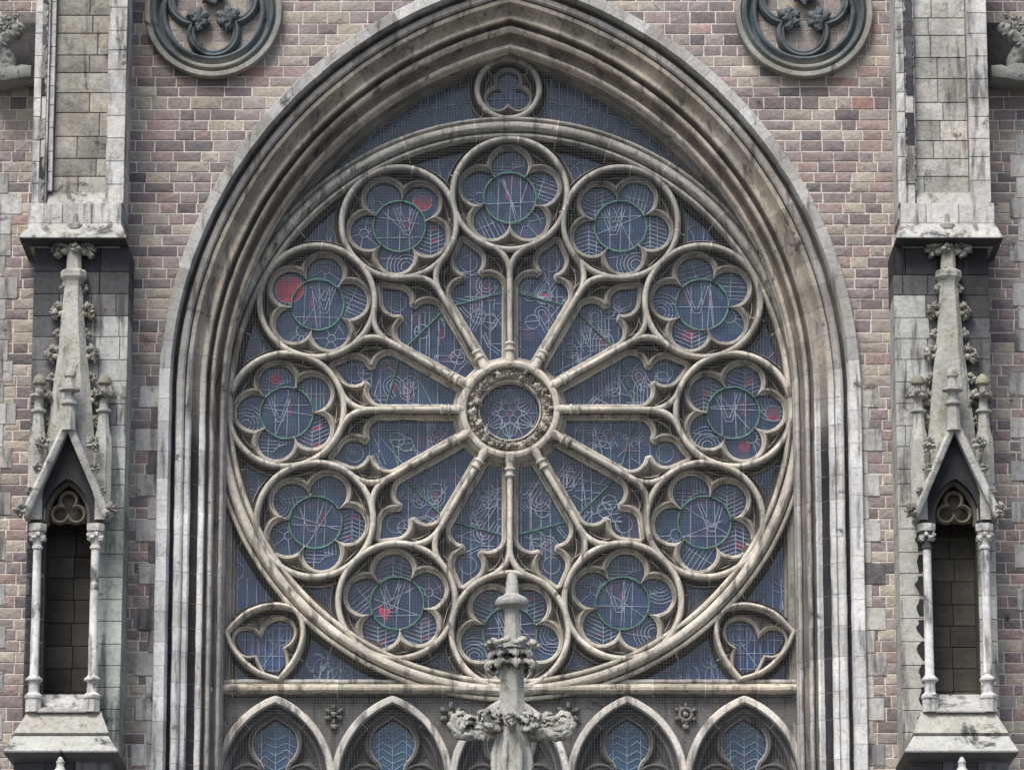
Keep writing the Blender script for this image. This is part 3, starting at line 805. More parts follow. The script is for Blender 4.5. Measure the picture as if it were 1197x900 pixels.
# ------------------------------------------------------------------ transom, lower corner lights
tz = at(400, 805, YT)[1]
tr = MB()
TP = [(14, .31), (13.5, .16), (12.5, .10), (11, .075), (9, .07), (7.5, .085), (6.6, .12), (6.4, .04), (5.5, -.01), (3.8, -.05), (1, -.075), (-2, -.07), (-4.5, -.04), (-5.4, .0), (-5.8, .06), (-8, .12), (-11, .15), (-11.5, .11), (-16, .11), (-17, .16), (-22, .17)]
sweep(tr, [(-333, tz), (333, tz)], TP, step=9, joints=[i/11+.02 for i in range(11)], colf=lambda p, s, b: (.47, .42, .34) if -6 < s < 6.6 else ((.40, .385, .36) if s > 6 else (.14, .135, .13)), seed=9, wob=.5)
tro = tr.build('transom', 'trac', None, smooth=35)
tag(tro, 'tan horizontal stone transom under the rose, above the row of lancets', 'transom')
for s in (-1, 1):
    q = MB(); c = at(244, 806, .42) if s < 0 else at(950, 806, .42)
    blob(q, c[0], .42, c[1], 4.2, 4, 4.6, (.48, .45, .38), .12, 1.2, 3, 3); q.build('transom_boss', 'trac', tro, smooth=True)

def smooth_poly(px, Y, closed=True, m=5, sharp_at=()):
    P = [np.array(at(x, y, Y)) for x, y in px]; n = len(P); out = []
    for i in range(n):
        p0, p1, p2, p3 = P[i-1], P[i], P[(i+1) % n], P[(i+2) % n]
        if i in sharp_at: p0 = p1
        if (i+1) % n in sharp_at: p3 = p2
        for k in range(m):
            t = k/m; out.append(tuple(.5*((2*p1)+(p2-p0)*t+(2*p0-5*p1+4*p2-p3)*t*t+(3*p1-p0-3*p2+p3)*t**3)))
    return out
LEAF = [(264, 738), (284, 718), (303, 709), (323, 706), (341, 710), (351, 721), (354, 738), (350, 757), (341, 774), (326, 793), (302, 785), (284, 771), (271, 755)]
TREF = [(306, 747), (311, 735), (319, 729), (329, 728), (337, 733), (340, 742), (336, 751), (328, 757), (331, 767), (331, 777), (326, 786), (319, 788), (311, 783), (305, 773), (301, 764), (292, 765), (284, 761), (279, 752), (280, 743), (287, 738), (297, 739)]
for s in (-1, 1):
    cl = empty('corner_light', s*275, YT, tz)
    tag(cl, 'leaf-shaped pierced corner window below the rose at lower %s' % ('left' if s < 0 else 'right'), 'window', 'leaf-shaped corner lights below the rose')
    lf = smooth_poly(LEAF, YT, sharp_at=(0, 9)); trf = smooth_poly(TREF, YT+.2, m=6, sharp_at=(0, 7, 14))
    tcx = sum(p[0] for p in trf)/len(trf); tcz = sum(p[1] for p in trf)/len(trf); trf = [(tcx+(x-tcx)*1.13, tcz+(z_-tcz)*1.13) for x, z_ in trf]
    if s > 0: lf = [(-x, z_) for x, z_ in lf]; trf = [(-x, z_) for x, z_ in trf]
    mb = MB(); sweep(mb, lf, [(a_*.82, b_) for a_, b_ in PRIM], closed=True, step=2.5, joints=(.08, .3, .42, .55), colf=primcol, seed=6+s); mb.build('curved_rib', 'trac', cl, smooth=35)
    mb = MB(); lp = np.array(lf)
    cusping(mb, trf, list(lf), prof=[(t*.6, y) for t, y in CUSP], colf=cuspcol); mb.build('cusping', 'trac', cl, smooth=40)
    st = []; rnd = random.Random(30+s)
    for i in range(-6, 7): st.append([(s*275+i*8+rnd.uniform(-1, 1), -330), (s*275+i*8+rnd.uniform(-1, 1), -215)])
    for i in range(5): zz = -320+i*16+rnd.uniform(-3, 3); st.append([(s*275-50, zz), (s*275+50, zz)])
    q = at(327, 742, YT+.3); st.append(circle(-s*q[0], q[1], 13)+[(-s*q[0]+13, q[1])]); st.append([(s*305, -330), (s*240, -230)])
    make_pane(trf, st, [], cl, rnd, base=(.022, .045, .115))
    # glass field behind the corner, between jamb, ring and transom
    a_0 = math.acos(322/348.); a_1 = math.asin(min(1, (-tz-6)/348.))
    pg = [(s*324, -40), (s*324, tz+6)]+[(s*348*math.cos(t), -348*math.sin(t)) for t in np.linspace(a_1, a_0, 30)]
    st = []
    for i in range(16):
        t = rnd.uniform(a_0, a_1); q = (s*372*math.cos(t), -372*math.sin(t)); st.append(circle(q[0], q[1], rnd.uniform(9, 14))+[]); st.append([(q[0], q[1]-40), (q[0]+rnd.uniform(-12, 12), q[1]+30)])
    for i in range(14): x = s*(322-i*5.5); st.append([(x, tz), (x, tz+140-i*2)]) if i % 2 else None
    for i in range(7): q = (s*(300-i*22), tz+18); st.append([(q[0]+7.5*math.cos(b), q[1]+13*math.sin(b)) for b in np.linspace(0, 2*math.pi, 20)])
    make_pane(pg, st, [], cl, rnd, base=(.022, .042, .10), Y=YT+.318, name='corner_pane')

# ------------------------------------------------------------------ lancets
LZ = tz-12-95.; LRAD = 102.; SP = 135.; WID = ['first (far left)', 'second from the left', 'middle', 'second from the right', 'last (far right)']
LDESC = ['pointed lancet window at the far left of the row under the rose', 'pointed lancet window second from left in the row under the rose',
         'middle pointed lancet window, half hidden by the foreground pinnacle', 'pointed lancet window second from right in the row under the rose', 'pointed lancet window at the far right of the row under the rose']
def lanc(h, r, cx, zb=-640):
    c = r-h; a_end = math.acos(c/r)
    rt_ = [(cx+h, zb), (cx+h, LZ)]+[(cx-c+r*math.cos(t), LZ+r*math.sin(t)) for t in np.linspace(0, a_end, 34)][1:]
    return rt_+[(2*cx-x, z_) for x, z_ in reversed(rt_[:-1])]
for i in range(5):
    cx = (i-2)*SP; ln = empty('lancet_window', cx, YT, -640)
    tag(ln, LDESC[i], 'window', 'lancet windows below the rose')
    rnd = random.Random(50+i)
    mb = MB()
    LP = [(-4.5, .12), (-4, .0), (-2.5, -.045), (0, -.055), (3.8, -.05), (4.8, -.02), (5.2, .05), (6, .10), (7.5, .14), (9, .15), (10, .12), (11, .10), (12, .12), (12.6, .17), (15, .23), (17, .25), (18, .22), (19, .22), (20, .27), (21, .31)]
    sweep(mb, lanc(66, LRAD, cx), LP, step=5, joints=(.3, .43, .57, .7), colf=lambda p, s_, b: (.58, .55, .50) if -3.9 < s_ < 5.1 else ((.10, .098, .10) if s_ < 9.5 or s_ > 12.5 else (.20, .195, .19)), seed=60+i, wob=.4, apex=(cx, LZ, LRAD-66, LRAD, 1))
    mb.build('pointed_rib', 'trac', ln, smooth=35)
    zt = -392.
    h = [(cx+49.5, -600), (cx+49.5, zt-48)]+arc(cx+31.5, zt-48, 18, 0, R_(160), 18)+[(cx+12.4, zt-31), (cx+12.4, zt-27)]
    h += arc(cx, zt, 25.5, R_(-52), R_(50), 22)+[(cx+9.5, zt+24), (cx+4.5, zt+27.5), (cx+.4, zt+30.5)]
    ol = h+[(2*cx-x, z_) for x, z_ in reversed(h)]
    inner = lanc(47+8, LRAD-11, cx); inn = np.array(inner)
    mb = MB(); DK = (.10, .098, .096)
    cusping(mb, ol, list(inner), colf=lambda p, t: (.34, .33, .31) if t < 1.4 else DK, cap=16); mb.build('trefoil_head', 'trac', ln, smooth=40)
    st = []
    for x in (-16, 0, 16): st.append([(cx+x, zt-210), (cx+x, zt+40)])
    for j in range(24):
        zz = zt+30-j*9
        st.append([(cx-24, zz-9+rnd.uniform(-2, 2)), (cx-12, zz+rnd.uniform(-2, 2)), (cx, zz-7), (cx+12, zz+rnd.uniform(-2, 2)), (cx+25, zz-9+rnd.uniform(-2, 2))])
    for j in range(8): q = (cx+rnd.uniform(-45, 45), zt-40-rnd.uniform(0, 130)); st.append([(q[0]+10*math.cos(b), q[1]+6*math.sin(b)) for b in np.linspace(0, 6.3, 16)])
    make_pane(ol, st, [], ln, rnd, base=TEAL)
# wall of the tracery between the lancets, with carved flowers
spn = MB()
for i in range(5):
    cx = (i-2)*SP; P = lanc(66, LRAD, cx, zb=-420)
    for a_, b_ in zip(P, P[1:]):
        if abs(b_[0]-a_[0]) < .01: continue
        hi_ = tz-9
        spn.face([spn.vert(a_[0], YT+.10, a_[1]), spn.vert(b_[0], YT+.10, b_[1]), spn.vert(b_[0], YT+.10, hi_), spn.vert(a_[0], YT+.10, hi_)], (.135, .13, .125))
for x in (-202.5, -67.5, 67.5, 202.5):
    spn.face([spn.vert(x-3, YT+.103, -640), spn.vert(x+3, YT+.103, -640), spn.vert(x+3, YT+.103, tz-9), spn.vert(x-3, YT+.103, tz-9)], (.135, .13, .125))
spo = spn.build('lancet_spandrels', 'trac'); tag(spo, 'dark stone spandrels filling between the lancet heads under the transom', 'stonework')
SPN = ['between first and second lancet heads from the left', 'left of the foreground pinnacle, behind its carved arms', 'right of the foreground pinnacle, behind its carved arms', 'between the two rightmost lancet heads']
for i, x in enumerate((-202.5, -67.5, 67.5, 202.5)):
    f = MB(); zc_ = tz-29
    big = 1.25 if i in (1, 2) else 1
    if i == 3:
        base = 0; pr = circle(x, zc_, 7, 24); sweep(f, pr, [(-2.5, .1), (-2, .04), (0, .0), (2, .04), (2.5, .1)], closed=True, step=2, colf=lambda *a_: (.17, .165, .155))
        blob(f, x, YT+.05, zc_, 3, 5, 3, (.24, .23, .21), .2, 1, 1, 2)
    for j in range(6):
        t = R_(60*j+30); rr = 8*big if i != 3 else 10.5
        blob(f, x+rr*math.cos(t), YT+.07, zc_+rr*math.sin(t), 4*big, 4.5, 2.4*big, (.16, .155, .145), .5, 1.6, i*7+j, 2, t)
    blob(f, x, YT+.05, zc_, 3.4, 5, 3.4, (.26, .25, .22), .3, 1.4, i, 2); blob(f, x, YT+.07, zc_-14, 4, 4, 3.6, (.24, .23, .21), .4, 1.4, i, 2)
    tag(f.build('carved_flower', 'carve', smooth=True), 'small carved stone flower '+SPN[i], 'carving', 'carved flowers between the lancets')

# ------------------------------------------------------------------ blind roundels in the wall
for s in (0, 1):
    ox, oz = OCU[s]; sg = -1 if s == 0 else 1
    oc = empty('blind_roundel', ox, 0, oz-78)
    tag(oc, 'dark round stone medallion with leafy cusps set in the wall, upper %s' % ('left' if s == 0 else 'right'), 'carving', 'round medallions above the arch')
    VG = (.10, .115, .122); VL = (.25, .255, .235)
    mb = MB()
    OP = [(78, .15), (78, -.055), (77, -.07), (72.5, -.075), (71.5, -.04), (71, -.02), (70.2, -.07), (68.5, -.095), (66.5, -.095), (64.8, -.06), (64.2, -.01), (62.5, .02), (60.5, .0), (59.5, -.04), (57.5, -.06), (55.5, -.04), (54.5, .02), (53.5, .09), (52, .14)]
    lathe_y(mb, ox, oz, [(52+(r_-52)*29/26, y_) for r_, y_ in OP], 110, lambda r, t: mixc(VL, (.33, .31, .27), .5+.5*math.sin(t*3+s)) if r > 71.8 else (mixc(VG, (.33, .32, .28), max(0, -math.sin(t)-.75)*2.5) if r > 60 else VG), Y0=-.10)
    mb.build('moulded_ring', 'verd', oc, smooth=35)
    # brick panel at the back
    pb = MB(); rp = random.Random(70+s); z = oz-60; polyface(pb, circle(ox, oz, 56, 40), -.010, MORT, .05)
    while z < oz+60:
        x = ox-62-rp.uniform(0, 20)
        while x < ox+60:
            wd = rp.uniform(22, 34); l = math.hypot(x+wd/2-ox, z+6.4-oz)
            poly = [(x+.4, z+.4), (x+wd-.4, z+.4), (x+wd-.4, z+12.4), (x+.4, z+12.4)]
            for kk in range(16):
                t = 2*math.pi*kk/16; poly = clip(poly, ox+55*math.cos(t), oz+55*math.sin(t), -math.cos(t), -math.sin(t)) if len(poly) > 2 else poly
            if len(poly) > 2: slab(pb, poly, -.018, .0, mixc(pick(rp), (.30, .275, .24), .45), .4, .003, rp)
            x += wd
        z += 12.8
    pb.build('stone_panel', 'brick', oc)
    mb = MB(); ro = [R_(270), R_(30), R_(150)]
    fo = foil(ox, oz+1, 3, 26.5, 27, R_(272) if s == 0 else R_(268))
    sweep(mb, fo, [(6.2, .13), (6.0, .05), (5.0, .01), (3.2, -.012), (1.2, .0), (0, -.03), (-1.6, -.035), (-3.0, -.01), (-4.6, .05), (-6, .13)], closed=True, step=2, colf=lambda *a_: VG, Y0=-.12)
    cb = mb.build('trefoil_rib', 'verd', oc, smooth=35)
    for i in range(3):
        be = (R_(272) if s == 0 else R_(268))+R_(60)+i*R_(120); t = 13.2+math.sqrt(27**2-(26.5*.866)**2)
        px_, pz_ = ox+(t-6)*math.cos(be), oz+1+(t-6)*math.sin(be); lf = MB()
        for j in range(5):
            b = be+math.pi+R_(-110+55*j); blob(lf, px_+8.5*math.cos(b), -.14, pz_+8.5*math.sin(b), 6.6, 4.2, 5.4, shade(VG, 1.15), .55, 2.1, i*5+j+s*20, 3, b)
        blob(lf, px_, -.15, pz_, 7, 5, 7, VG, .4, 1.5, i, 3)
        lf.build('leaf_cusp', 'verd', oc, smooth=True)

# ------------------------------------------------------------------ buttresses and canopied niches (drawn for the left, mirrored about x = 1.5)
def ashlar(mb, x0, x1, z0, z1, Y, rp, h=(22, 26), w_=(28, 45), colf=None, gap=.35, thick=.12, ch=.4, bul=0., bond=True):
    z = z0; k = 0
    while z < z1-2:
        hh = min(rp.uniform(*h), z1-z)
        if z1-(z+hh) < 8: hh = z1-z
        x = x0
        while x < x1-1:
            ww = rp.uniform(*w_); ww = ww if x1-(x+ww) > 9 else x1-x
            c = colf(x+ww/2, z+hh/2)
            slab(mb, [(x+gap, z+gap), (x+ww-gap, z+gap), (x+ww-gap, z+hh-gap), (x+gap, z+hh-gap)], Y+rp.uniform(0, .003), Y+thick, c, ch, bul or None, rp)
            x += ww
        z += hh; k += 1
def prism(mb, poly, x0, x1, c):
    """poly of (Y, z) extruded along x"""
    n = len(poly); a = [mb.vert(x0, y, z_) for y, z_ in poly]; b = [mb.vert(x1, y, z_) for y, z_ in poly]
    for i in range(n): mb.face((a[i], a[(i+1) % n], b[(i+1) % n], b[i]), c)
    mb.face(a[::-1], c); mb.face(b, c)
def ring_cap(mb, sections, c, colf=None):
    """stacked rectangles (x0, x1, Yfront, z) back to Y=.05: mouldings that return along the sides"""
    V = []
    for x0, x1, y, z_ in sections: V.append([mb.vert(x0, .05, z_), mb.vert(x0, y, z_), mb.vert(x1, y, z_), mb.vert(x1, .05, z_)])
    for i in range(len(V)-1):
        for j in range(3): mb.face((V[i][j], V[i][j+1], V[i+1][j+1], V[i+1][j]), colf(i) if colf else c)
    mb.face(V[0][::-1], c); mb.face(V[-1], c)
def crocket(mb, x, Y, z, s, side, c, seed):
    r = random.Random(seed)
    for j in range(5):
        t = R_(-50+j*45); blob(mb, x+side*(s*.25+s*.55*math.cos(t)*r.uniform(.7, 1.2)), Y-.02*(j % 2), z+s*.6*math.sin(t), s*.42, s*.45, s*r.uniform(.22, .36), shade(c, r.uniform(.7, 1.1)), .75, 2.1, seed+j, 3, t)
    blob(mb, x, Y, z-s*.2, s*.5, s*.5, s*.35, c, .3, 1.4, seed+9, 2)
WH = (.52, .51, .485); GR = (.33, .325, .31); DKS = (.075, .075, .08)
SIDE = ['left', 'right']
for s in (0, 1):
    rp = random.Random(90+s*7)
    def fin(mb, name, mat, par, smooth=False):
        if s:
            mb.v = [(2*1.5*U-x, y, z_) for x, y, z_ in mb.v]; mb.f = [f[::-1] for f in mb.f]
        return mb.build(name, mat, par, smooth=smooth)
    sx = (lambda x: 3-x) if s else (lambda x: x)
    bt = empty('buttress', sx(-499), -.45, gz)
    tag(bt, 'tall pale limestone buttress on the %s side of the arch, with a sunk panel' % SIDE[s], 'buttress', 'buttresses flanking the arch')
    Yb = -.9
    X0, X1 = at(39, 120, Yb)[0], at(147, 120, Yb)[0]; PX0, PX1 = at(63, 120, Yb)[0], at(125, 120, Yb)[0]
    zt = 640; zp0 = at(90, 222, Yb)[1]; zp1 = at(90, 238, Yb)[1]; zc1 = at(90, 262, Yb)[1]; zc0 = at(90, 277, Yb-.25)[1]
    core = MB(); box(core, X0+.6, X1-.6, -.70, .05, zp0-30, zt, (.36, .35, .33), 0.1); fin(core, 'core', 'pale', bt)
    pn = MB(); pc = (.34, .325, .285) if s == 0 else (.44, .43, .40)
    def panc(x, z_):
        t = (zt-z_)/500
        return shade(pc, rp.uniform(.7, 1.15))
    ashlar(pn, PX0, PX1, zp0-3, zt, -.735, rp, (21, 29), (26, 58), panc, gap=.5, thick=.08, ch=.5, bul=.012 if s == 0 else 0); fin(pn, 'sunk_panel', 'panel', bt)
    fr = MB()
    pc2 = lambda x, z_: shade(WH, rp.uniform(.84, 1.06))
    rc2 = lambda x, z_: rp.choice((DKS, shade(DKS, .6), shade(DKS, 1.5), (.3, .29, .28)))
    if s == 0:
        ashlar(fr, PX1, X1, zp1, zt, Yb, rp, (22, 29), (90, 90), pc2, thick=.9); fin(fr, 'panel_frame', 'pale', bt)
        fr = MB(); a0_, a1_, a2_ = X0, X0+9, X0+15; f0, f1 = a2_, PX0
        ashlar(fr, a0_, a1_, zp1, zt, Yb, rp, (22, 29), (90, 90), pc2, thick=.9)
        ashlar(fr, f0, f1-6, zp1, zt, Yb, rp, (22, 29), (90, 90), pc2, thick=.2); ashlar(fr, f1-6, f1, zp0, zt, Yb+.05, rp, (22, 29), (90, 90), pc2, thick=.2)
    else:
        ashlar(fr, X0, PX0, zp1, zt, Yb, rp, (22, 29), (90, 90), pc2, thick=.9); fin(fr, 'panel_frame', 'pale', bt)
        fr = MB(); a1_, a2_ = X1-20, X1-10
        ashlar(fr, a2_, X1, zp1, zt, Yb, rp, (22, 29), (90, 90), pc2, thick=.9, bul=.02)
        ashlar(fr, PX1, a1_, zp0, zt, Yb+.03, rp, (22, 29), (90, 90), pc2, thick=.2)
    fin(fr, 'panel_frame', 'pale', bt)
    rg = MB(); z_r = zp1
    while z_r < zt:
        h_r = rp.uniform(18, 30)
        if rp.random() < (.62 if s == 0 else .85):
            c_ = rc2(0, 0); n_ = 6; lft = [(a1_-.3, z_r+h_r*i/n_) for i in range(n_+1)] if s == 0 else [(a1_+rp.uniform(-1, 1), z_r+h_r*i/n_) for i in range(n_+1)]
            rgt = [((a2_-rp.uniform(0, 4) if s == 0 else a2_+rp.uniform(-3, 1.5)), z_r+h_r*i/n_) for i in range(n_, -1, -1)]
            polyface(rg, lft+rgt, Yb+.004, c_, .04)
        ashlar(rg, a1_+.1, a2_-.1, z_r, min(zt, z_r+h_r), Yb+.02, rp, (40, 40), (90, 90), pc2, thick=.3); z_r += h_r
    fin(rg, 'rough_joint', 'panel', bt)
    sl = MB()
    prism(sl, [(Yb-.002, zp1), (Yb-.002, zp1-2), (-.70, zp1-2), (-.70, zp0+2), (-.738, zp0)], PX0-5, PX1+.5, (.36, .35, .32))
    ashlar(sl, X0-3, X1-2, zc1, zp1, Yb-.03, rp, (30, 40), (32, 42), pc2, thick=.97)
    fin(sl, 'panel_sill', 'pale', bt)
    cp = MB(); e = 7
    ring_cap(cp, [(X0-2.5, X1-2.5, Yb-.03, zc1), (X0-2.5-e, X1-2+e, Yb-.25, zc0+1.2), (X0-3-e, X1-1.5+e, Yb-.26, zc0-1), (X0-2-e, X1-2.5+e, Yb-.24, zc0-3), (X0-1-e*.5, X1-3+e*.5, Yb-.12, zc0-5), (X0, X1-3, Yb-.03, zc0-7)], (.5, .49, .46), lambda i: (.40, .395, .37) if i == 0 else ((.36, .35, .33) if i == 1 else (.05, .05, .052))); fin(cp, 'weathered_cap', 'pale', bt)  # dark tone of the cap's underside is shade put into the colour
    # lower pier
    Yl = -.86; LX0, LX1 = at(33, 560, Yl)[0], at(146, 560, Yl)[0]; NX0, NX1 = -499-26, -499+27; zb = at(90, 835, -1.2)[1]; nzt = at(78, 560, -1.)[1]
    lw = MB()
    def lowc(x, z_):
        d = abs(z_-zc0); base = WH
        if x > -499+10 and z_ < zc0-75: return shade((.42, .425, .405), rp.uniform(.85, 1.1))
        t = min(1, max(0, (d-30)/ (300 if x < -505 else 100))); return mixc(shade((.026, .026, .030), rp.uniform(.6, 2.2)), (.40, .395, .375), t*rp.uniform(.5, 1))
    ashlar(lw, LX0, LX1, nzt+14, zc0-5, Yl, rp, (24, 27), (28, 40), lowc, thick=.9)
    if s == 0:
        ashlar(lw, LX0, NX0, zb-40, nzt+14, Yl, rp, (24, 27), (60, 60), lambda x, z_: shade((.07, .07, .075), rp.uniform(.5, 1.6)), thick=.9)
        ashlar(lw, NX1, LX1, zb-40, nzt+14, Yl, rp, (24, 27), (60, 60), lambda x, z_: shade((.36, .385, .345), rp.uniform(.7, 1.15)), thick=.9)
    else:
        ashlar(lw, LX0, NX0, zb-40, nzt+14, Yl, rp, (24, 27), (60, 60), lambda x, z_: shade((.42, .425, .40), rp.uniform(.8, 1.1)), thick=.9)
        ashlar(lw, NX1, LX1, zb-40, nzt+14, Yl, rp, (24, 27), (60, 60), lambda x, z_: shade((.46, .455, .42), rp.uniform(.8, 1.1)), thick=.9)
    # black crust beside the inner column, broken at every course
    z_r = zb-10
    while z_r < nzt-10:
        h_r = rp.uniform(23, 27); x_a, x_b = (LX0+2, NX0-1) if s == 0 else (NX1+1, NX1+17)
        lf_ = [((x_a+rp.uniform(-1, 3)) if s == 0 else x_a, z_r+h_r*i/6) for i in range(6)]
        rt_ = [(x_b if s == 0 else x_b-abs(i-3)*1.5+rp.uniform(-2, 2), z_r+h_r*(i-.3)/6) for i in range(5, -1, -1)]
        polyface(lw, lf_+rt_, Yl-.004, (.028, .028, .032), .01); z_r += h_r
    fin(lw, 'lower_pier', 'recess_shade' if False else 'pale', bt)
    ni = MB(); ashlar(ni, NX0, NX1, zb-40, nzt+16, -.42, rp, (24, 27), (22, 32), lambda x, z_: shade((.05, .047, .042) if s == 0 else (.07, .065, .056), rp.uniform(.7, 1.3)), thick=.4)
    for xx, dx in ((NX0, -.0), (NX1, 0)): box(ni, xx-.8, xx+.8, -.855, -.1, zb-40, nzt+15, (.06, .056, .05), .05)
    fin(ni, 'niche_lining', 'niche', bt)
    # sloping base under the niche
    bs = MB(); za = at(75, 835, -1.15)[1]; z2 = at(75, 856, -1.3)[1]; z3 = at(75, 860, -1.28)[1]; z4 = at(75, 878, -1.5)[1]
    hw = lambda px0, px1, py, y: (at(px0, py, y)[0], at(px1, py, y)[0])
    a1_, a2_ = hw(30, 119, 835, -1.15); b1, b2 = hw(16, 127, 856, -1.3); c1, c2 = hw(4, 137, 878, -1.5)
    ring_cap(bs, [(a1_, a2_, -1.12, za+3), (a1_, a2_, -1.15, za), (b1, b2, -1.3, z2), (b1+.6, b2-.6, -1.28, z2-1.5), (b1, b2, -1.28, z3), (c1, c2, -1.5, z4+1), (c1-.3, c2+.3, -1.51, z4-1), (c1+1.5, c2-1.5, -1.46, z4-3), (c1+5, c2-5, -1.38, z4-6), (c1+9, c2-9, -1.28, z4-8)],
             (.42, .415, .38), lambda i: (.40, .39, .35) if i < 3 else ((.12, .12, .11) if i in (3,) else ((.42, .42, .39) if i == 4 else (.15, .15, .15))))
    fin(bs, 'sloping_base', 'base', bt)
    lb = MB(); ashlar(lb, c1+9, c2-9, z4-150, z4-8, -1.25, rp, (24, 27), (26, 40), lambda x, z_: shade((.115, .115, .12), rp.uniform(.5, 1.5)), thick=1.3); fin(lb, 'lower_stage', 'pale', bt)

    # ---- canopied niche in front of the pier
    cn = empty('canopied_niche', sx(-499), -1.15, za)
    tag(cn, 'carved stone canopy on two slim columns with a crocketed spire, on the %s buttress' % SIDE[s], 'niche', 'canopied niches on the buttresses')
    AX = -499.
    zpx = lambda py, y=-1.15: at(80, py, y)[1]
    for sd_, (px_c) in ((-1, 41.5), (1, 109.5)):
        xc = at(px_c, 700, -1.2)[0]; cm = MB(); Yc = -1.12
        zB, zR1, zR2, zSh, zCap, zTop = zpx(832), zpx(815), zpx(808), zpx(792), zpx(640), zpx(612)
        lathe_z(cm, xc, Yc, [(9.5, zB), (9.5, zpx(816))], 8, WH, a0=R_(22.5))
        lathe_z(cm, xc, Yc, [(10.2, zpx(816)), (10.4, zpx(813)), (8.5, zpx(811)), (6.2, zpx(809)), (6.0, zpx(799)), (6.4, zpx(797)), (9.6, zpx(795)), (9.8, zpx(793)), (7, zpx(791)), (5.2, zpx(788)), (4.9, zpx(700)), (4.7, zpx(642))], 18, (.58, .57, .555))
        cap = MB()
        lathe_z(cap, xc, Yc, [(4.8, zpx(642)), (6.2, zpx(641)), (6.2, zpx(638)), (4.9, zpx(637)), (5.6, zpx(630)), (8.5, zpx(622))], 16, WH if not (s == 1 and sd_ == 1) else DKS)
        for j in range(9):
            t = 2*math.pi*j/9; blob(cap, xc+6.8*math.cos(t), Yc+6.8*U*math.sin(t), zpx(628)+(j % 2)*4-1, 2.9, 2.9, 3.4, WH, .5, 1.8, j, 2)
        lathe_z(cap, xc, Yc, [(9.8, zpx(621)), (10.6, zpx(618)), (10.6, zpx(612.5))], 8, WH, a0=R_(22.5))
        co = fin(cm, 'column', 'pale', cn, 38)
        fin(cap, 'leaf_capital', 'carve', co, 38)
        # side corner pinnacle standing above the column
        pnm = MB(); xp = at(45 if sd_ < 0 else 121, 480, -1.1)[0]; yp = -1.05
        zz = lambda py: zpx(py, -1.1)
        lathe_z(pnm, xp, yp, [(11, zz(608)), (11, zz(520)), (10.5, zz(514)), (7.2, zz(500)), (6.2, zz(486)), (6.2, zz(483))], 8, (.42, .415, .38), a0=R_(22.5))
        lathe_z(pnm, xp, yp, [(6, zz(483)), (9.2, zz(481)), (9.2, zz(478.5)), (5.6, zz(477)), (5, zz(466)), (5.6, zz(465)), (11, zz(463)), (11, zz(460.5)), (4.6, zz(459)), (4.2, zz(450))], 8, (.40, .39, .36), a0=R_(22.5))
        lathe_z(pnm, xp, yp, [(4, zz(450)), (8, zz(448)), (8.3, zz(445)), (6, zz(440)), (2, zz(436.5))], 12, (.27, .26, .20))
        for b_ in range(4): crocket(pnm, xp+9*math.cos(b_*1.571), yp+9*U*math.sin(b_*1.571), zz(462), 4.6, 1, (.36, .35, .31), b_+3)
        fin(pnm, 'corner_pinnacle', 'mossy', cn, 38)
    # plate behind the gablet with a pointed, cusped opening
    zg0 = zpx(604); zga = zpx(500, -1.3); zsp = zpx(612)
    GX = at(79, 500, -1.3)[0]
    half = 47
    pl = MB(); zo = zpx(560); ow = 26
    opening = [(AX-ow, zsp), (AX-ow, zpx(602))]+[(AX+22-48*math.cos(t), zpx(602)+48*math.sin(t)) for t in np.linspace(0, math.acos(22/48), 10)][1:]
    opening += [(2*AX-x, z_) for x, z_ in reversed(opening[:-1])]
    polyp = [(AX-half+6, zsp)]+opening+[(AX+half-6, zsp), (AX+half-8, zg0), (GX+2, zga-6), (GX-2, zga-6), (AX-half+8, zg0)]
    polyface(pl, polyp, -1.14, (.032, .033, .037), .16); fin(pl, 'tympanum', 'niche', cn)
    cu = MB(); tf_ = foil(AX, zpx(592), 3, 10.5, 9.6, R_(90)); opn = [(AX-ow+2, zsp)]+opening[1:-1]+[(AX+ow-2, zsp)]
    sweep(cu, tf_, [(2.4, .05), (1.5, .0), (0, -.02), (-1.5, .0), (-2.4, .05)], closed=True, step=2, colf=lambda *a_: (.16, .14, .115), Y0=-.95)
    sweep(cu, opening[::-1], [(-1, .1), (-1, .0), (2, -.015), (4, .02), (5, .1)], step=3, colf=lambda *a_: (.13, .12, .105), Y0=-1.0)
    polyface(cu, [(AX-ow+1, zpx(606)), (AX+ow-1, zpx(606)), (AX+14, zpx(582)), (AX, zpx(570)), (AX-14, zpx(582))], -.80, (.12, .11, .09), .03)
    fin(cu, 'cusped_arch', 'niche', cn, 40)
    gb = MB()
    RK = [(-1.5, .22), (-1.5, .02), (0, .0), (4.2, -.02), (6.5, .0), (7.5, .03), (7.5, .22)]
    sweep(gb, [(AX-half+1, zsp+6), (AX-half+4, zg0), (GX-.0, zga-1), (AX+half-4, zg0), (AX+half-1, zsp+6)], RK, step=6, joints=(.3, .68), colf=lambda p, d, b: (.46, .455, .43), Y0=-1.34, jcol=(.3, .29, .27))
    # gable roof running back to the pier
    a_ = [gb.vert(AX-half+4-5, -1.2, zg0), gb.vert(GX, -1.2, zga+5), gb.vert(AX+half-4+5, -1.2, zg0)]; b_ = [gb.vert(AX-half-1, -.8, zg0), gb.vert(GX, -.8, zga+5), gb.vert(AX+half+1, -.8, zg0)]
    for j in range(2): gb.face((a_[j], a_[j+1], b_[j+1], b_[j]), (.34, .34, .29))
    for sd_ in (-1, 1):
        for py, off, sz in ((597, 47, 9), (575, 39, 5.5), (548, 30, 6.5), (520, 24 if sd_ < 0 else 26, 9.5)):
            crocket(gb, AX+sd_*off, -1.32, zpx(py, -1.3), sz, sd_, (.40, .39, .35), 7+int(py)+sd_)
    fin(gb, 'gablet', 'mossy', cn, 38)
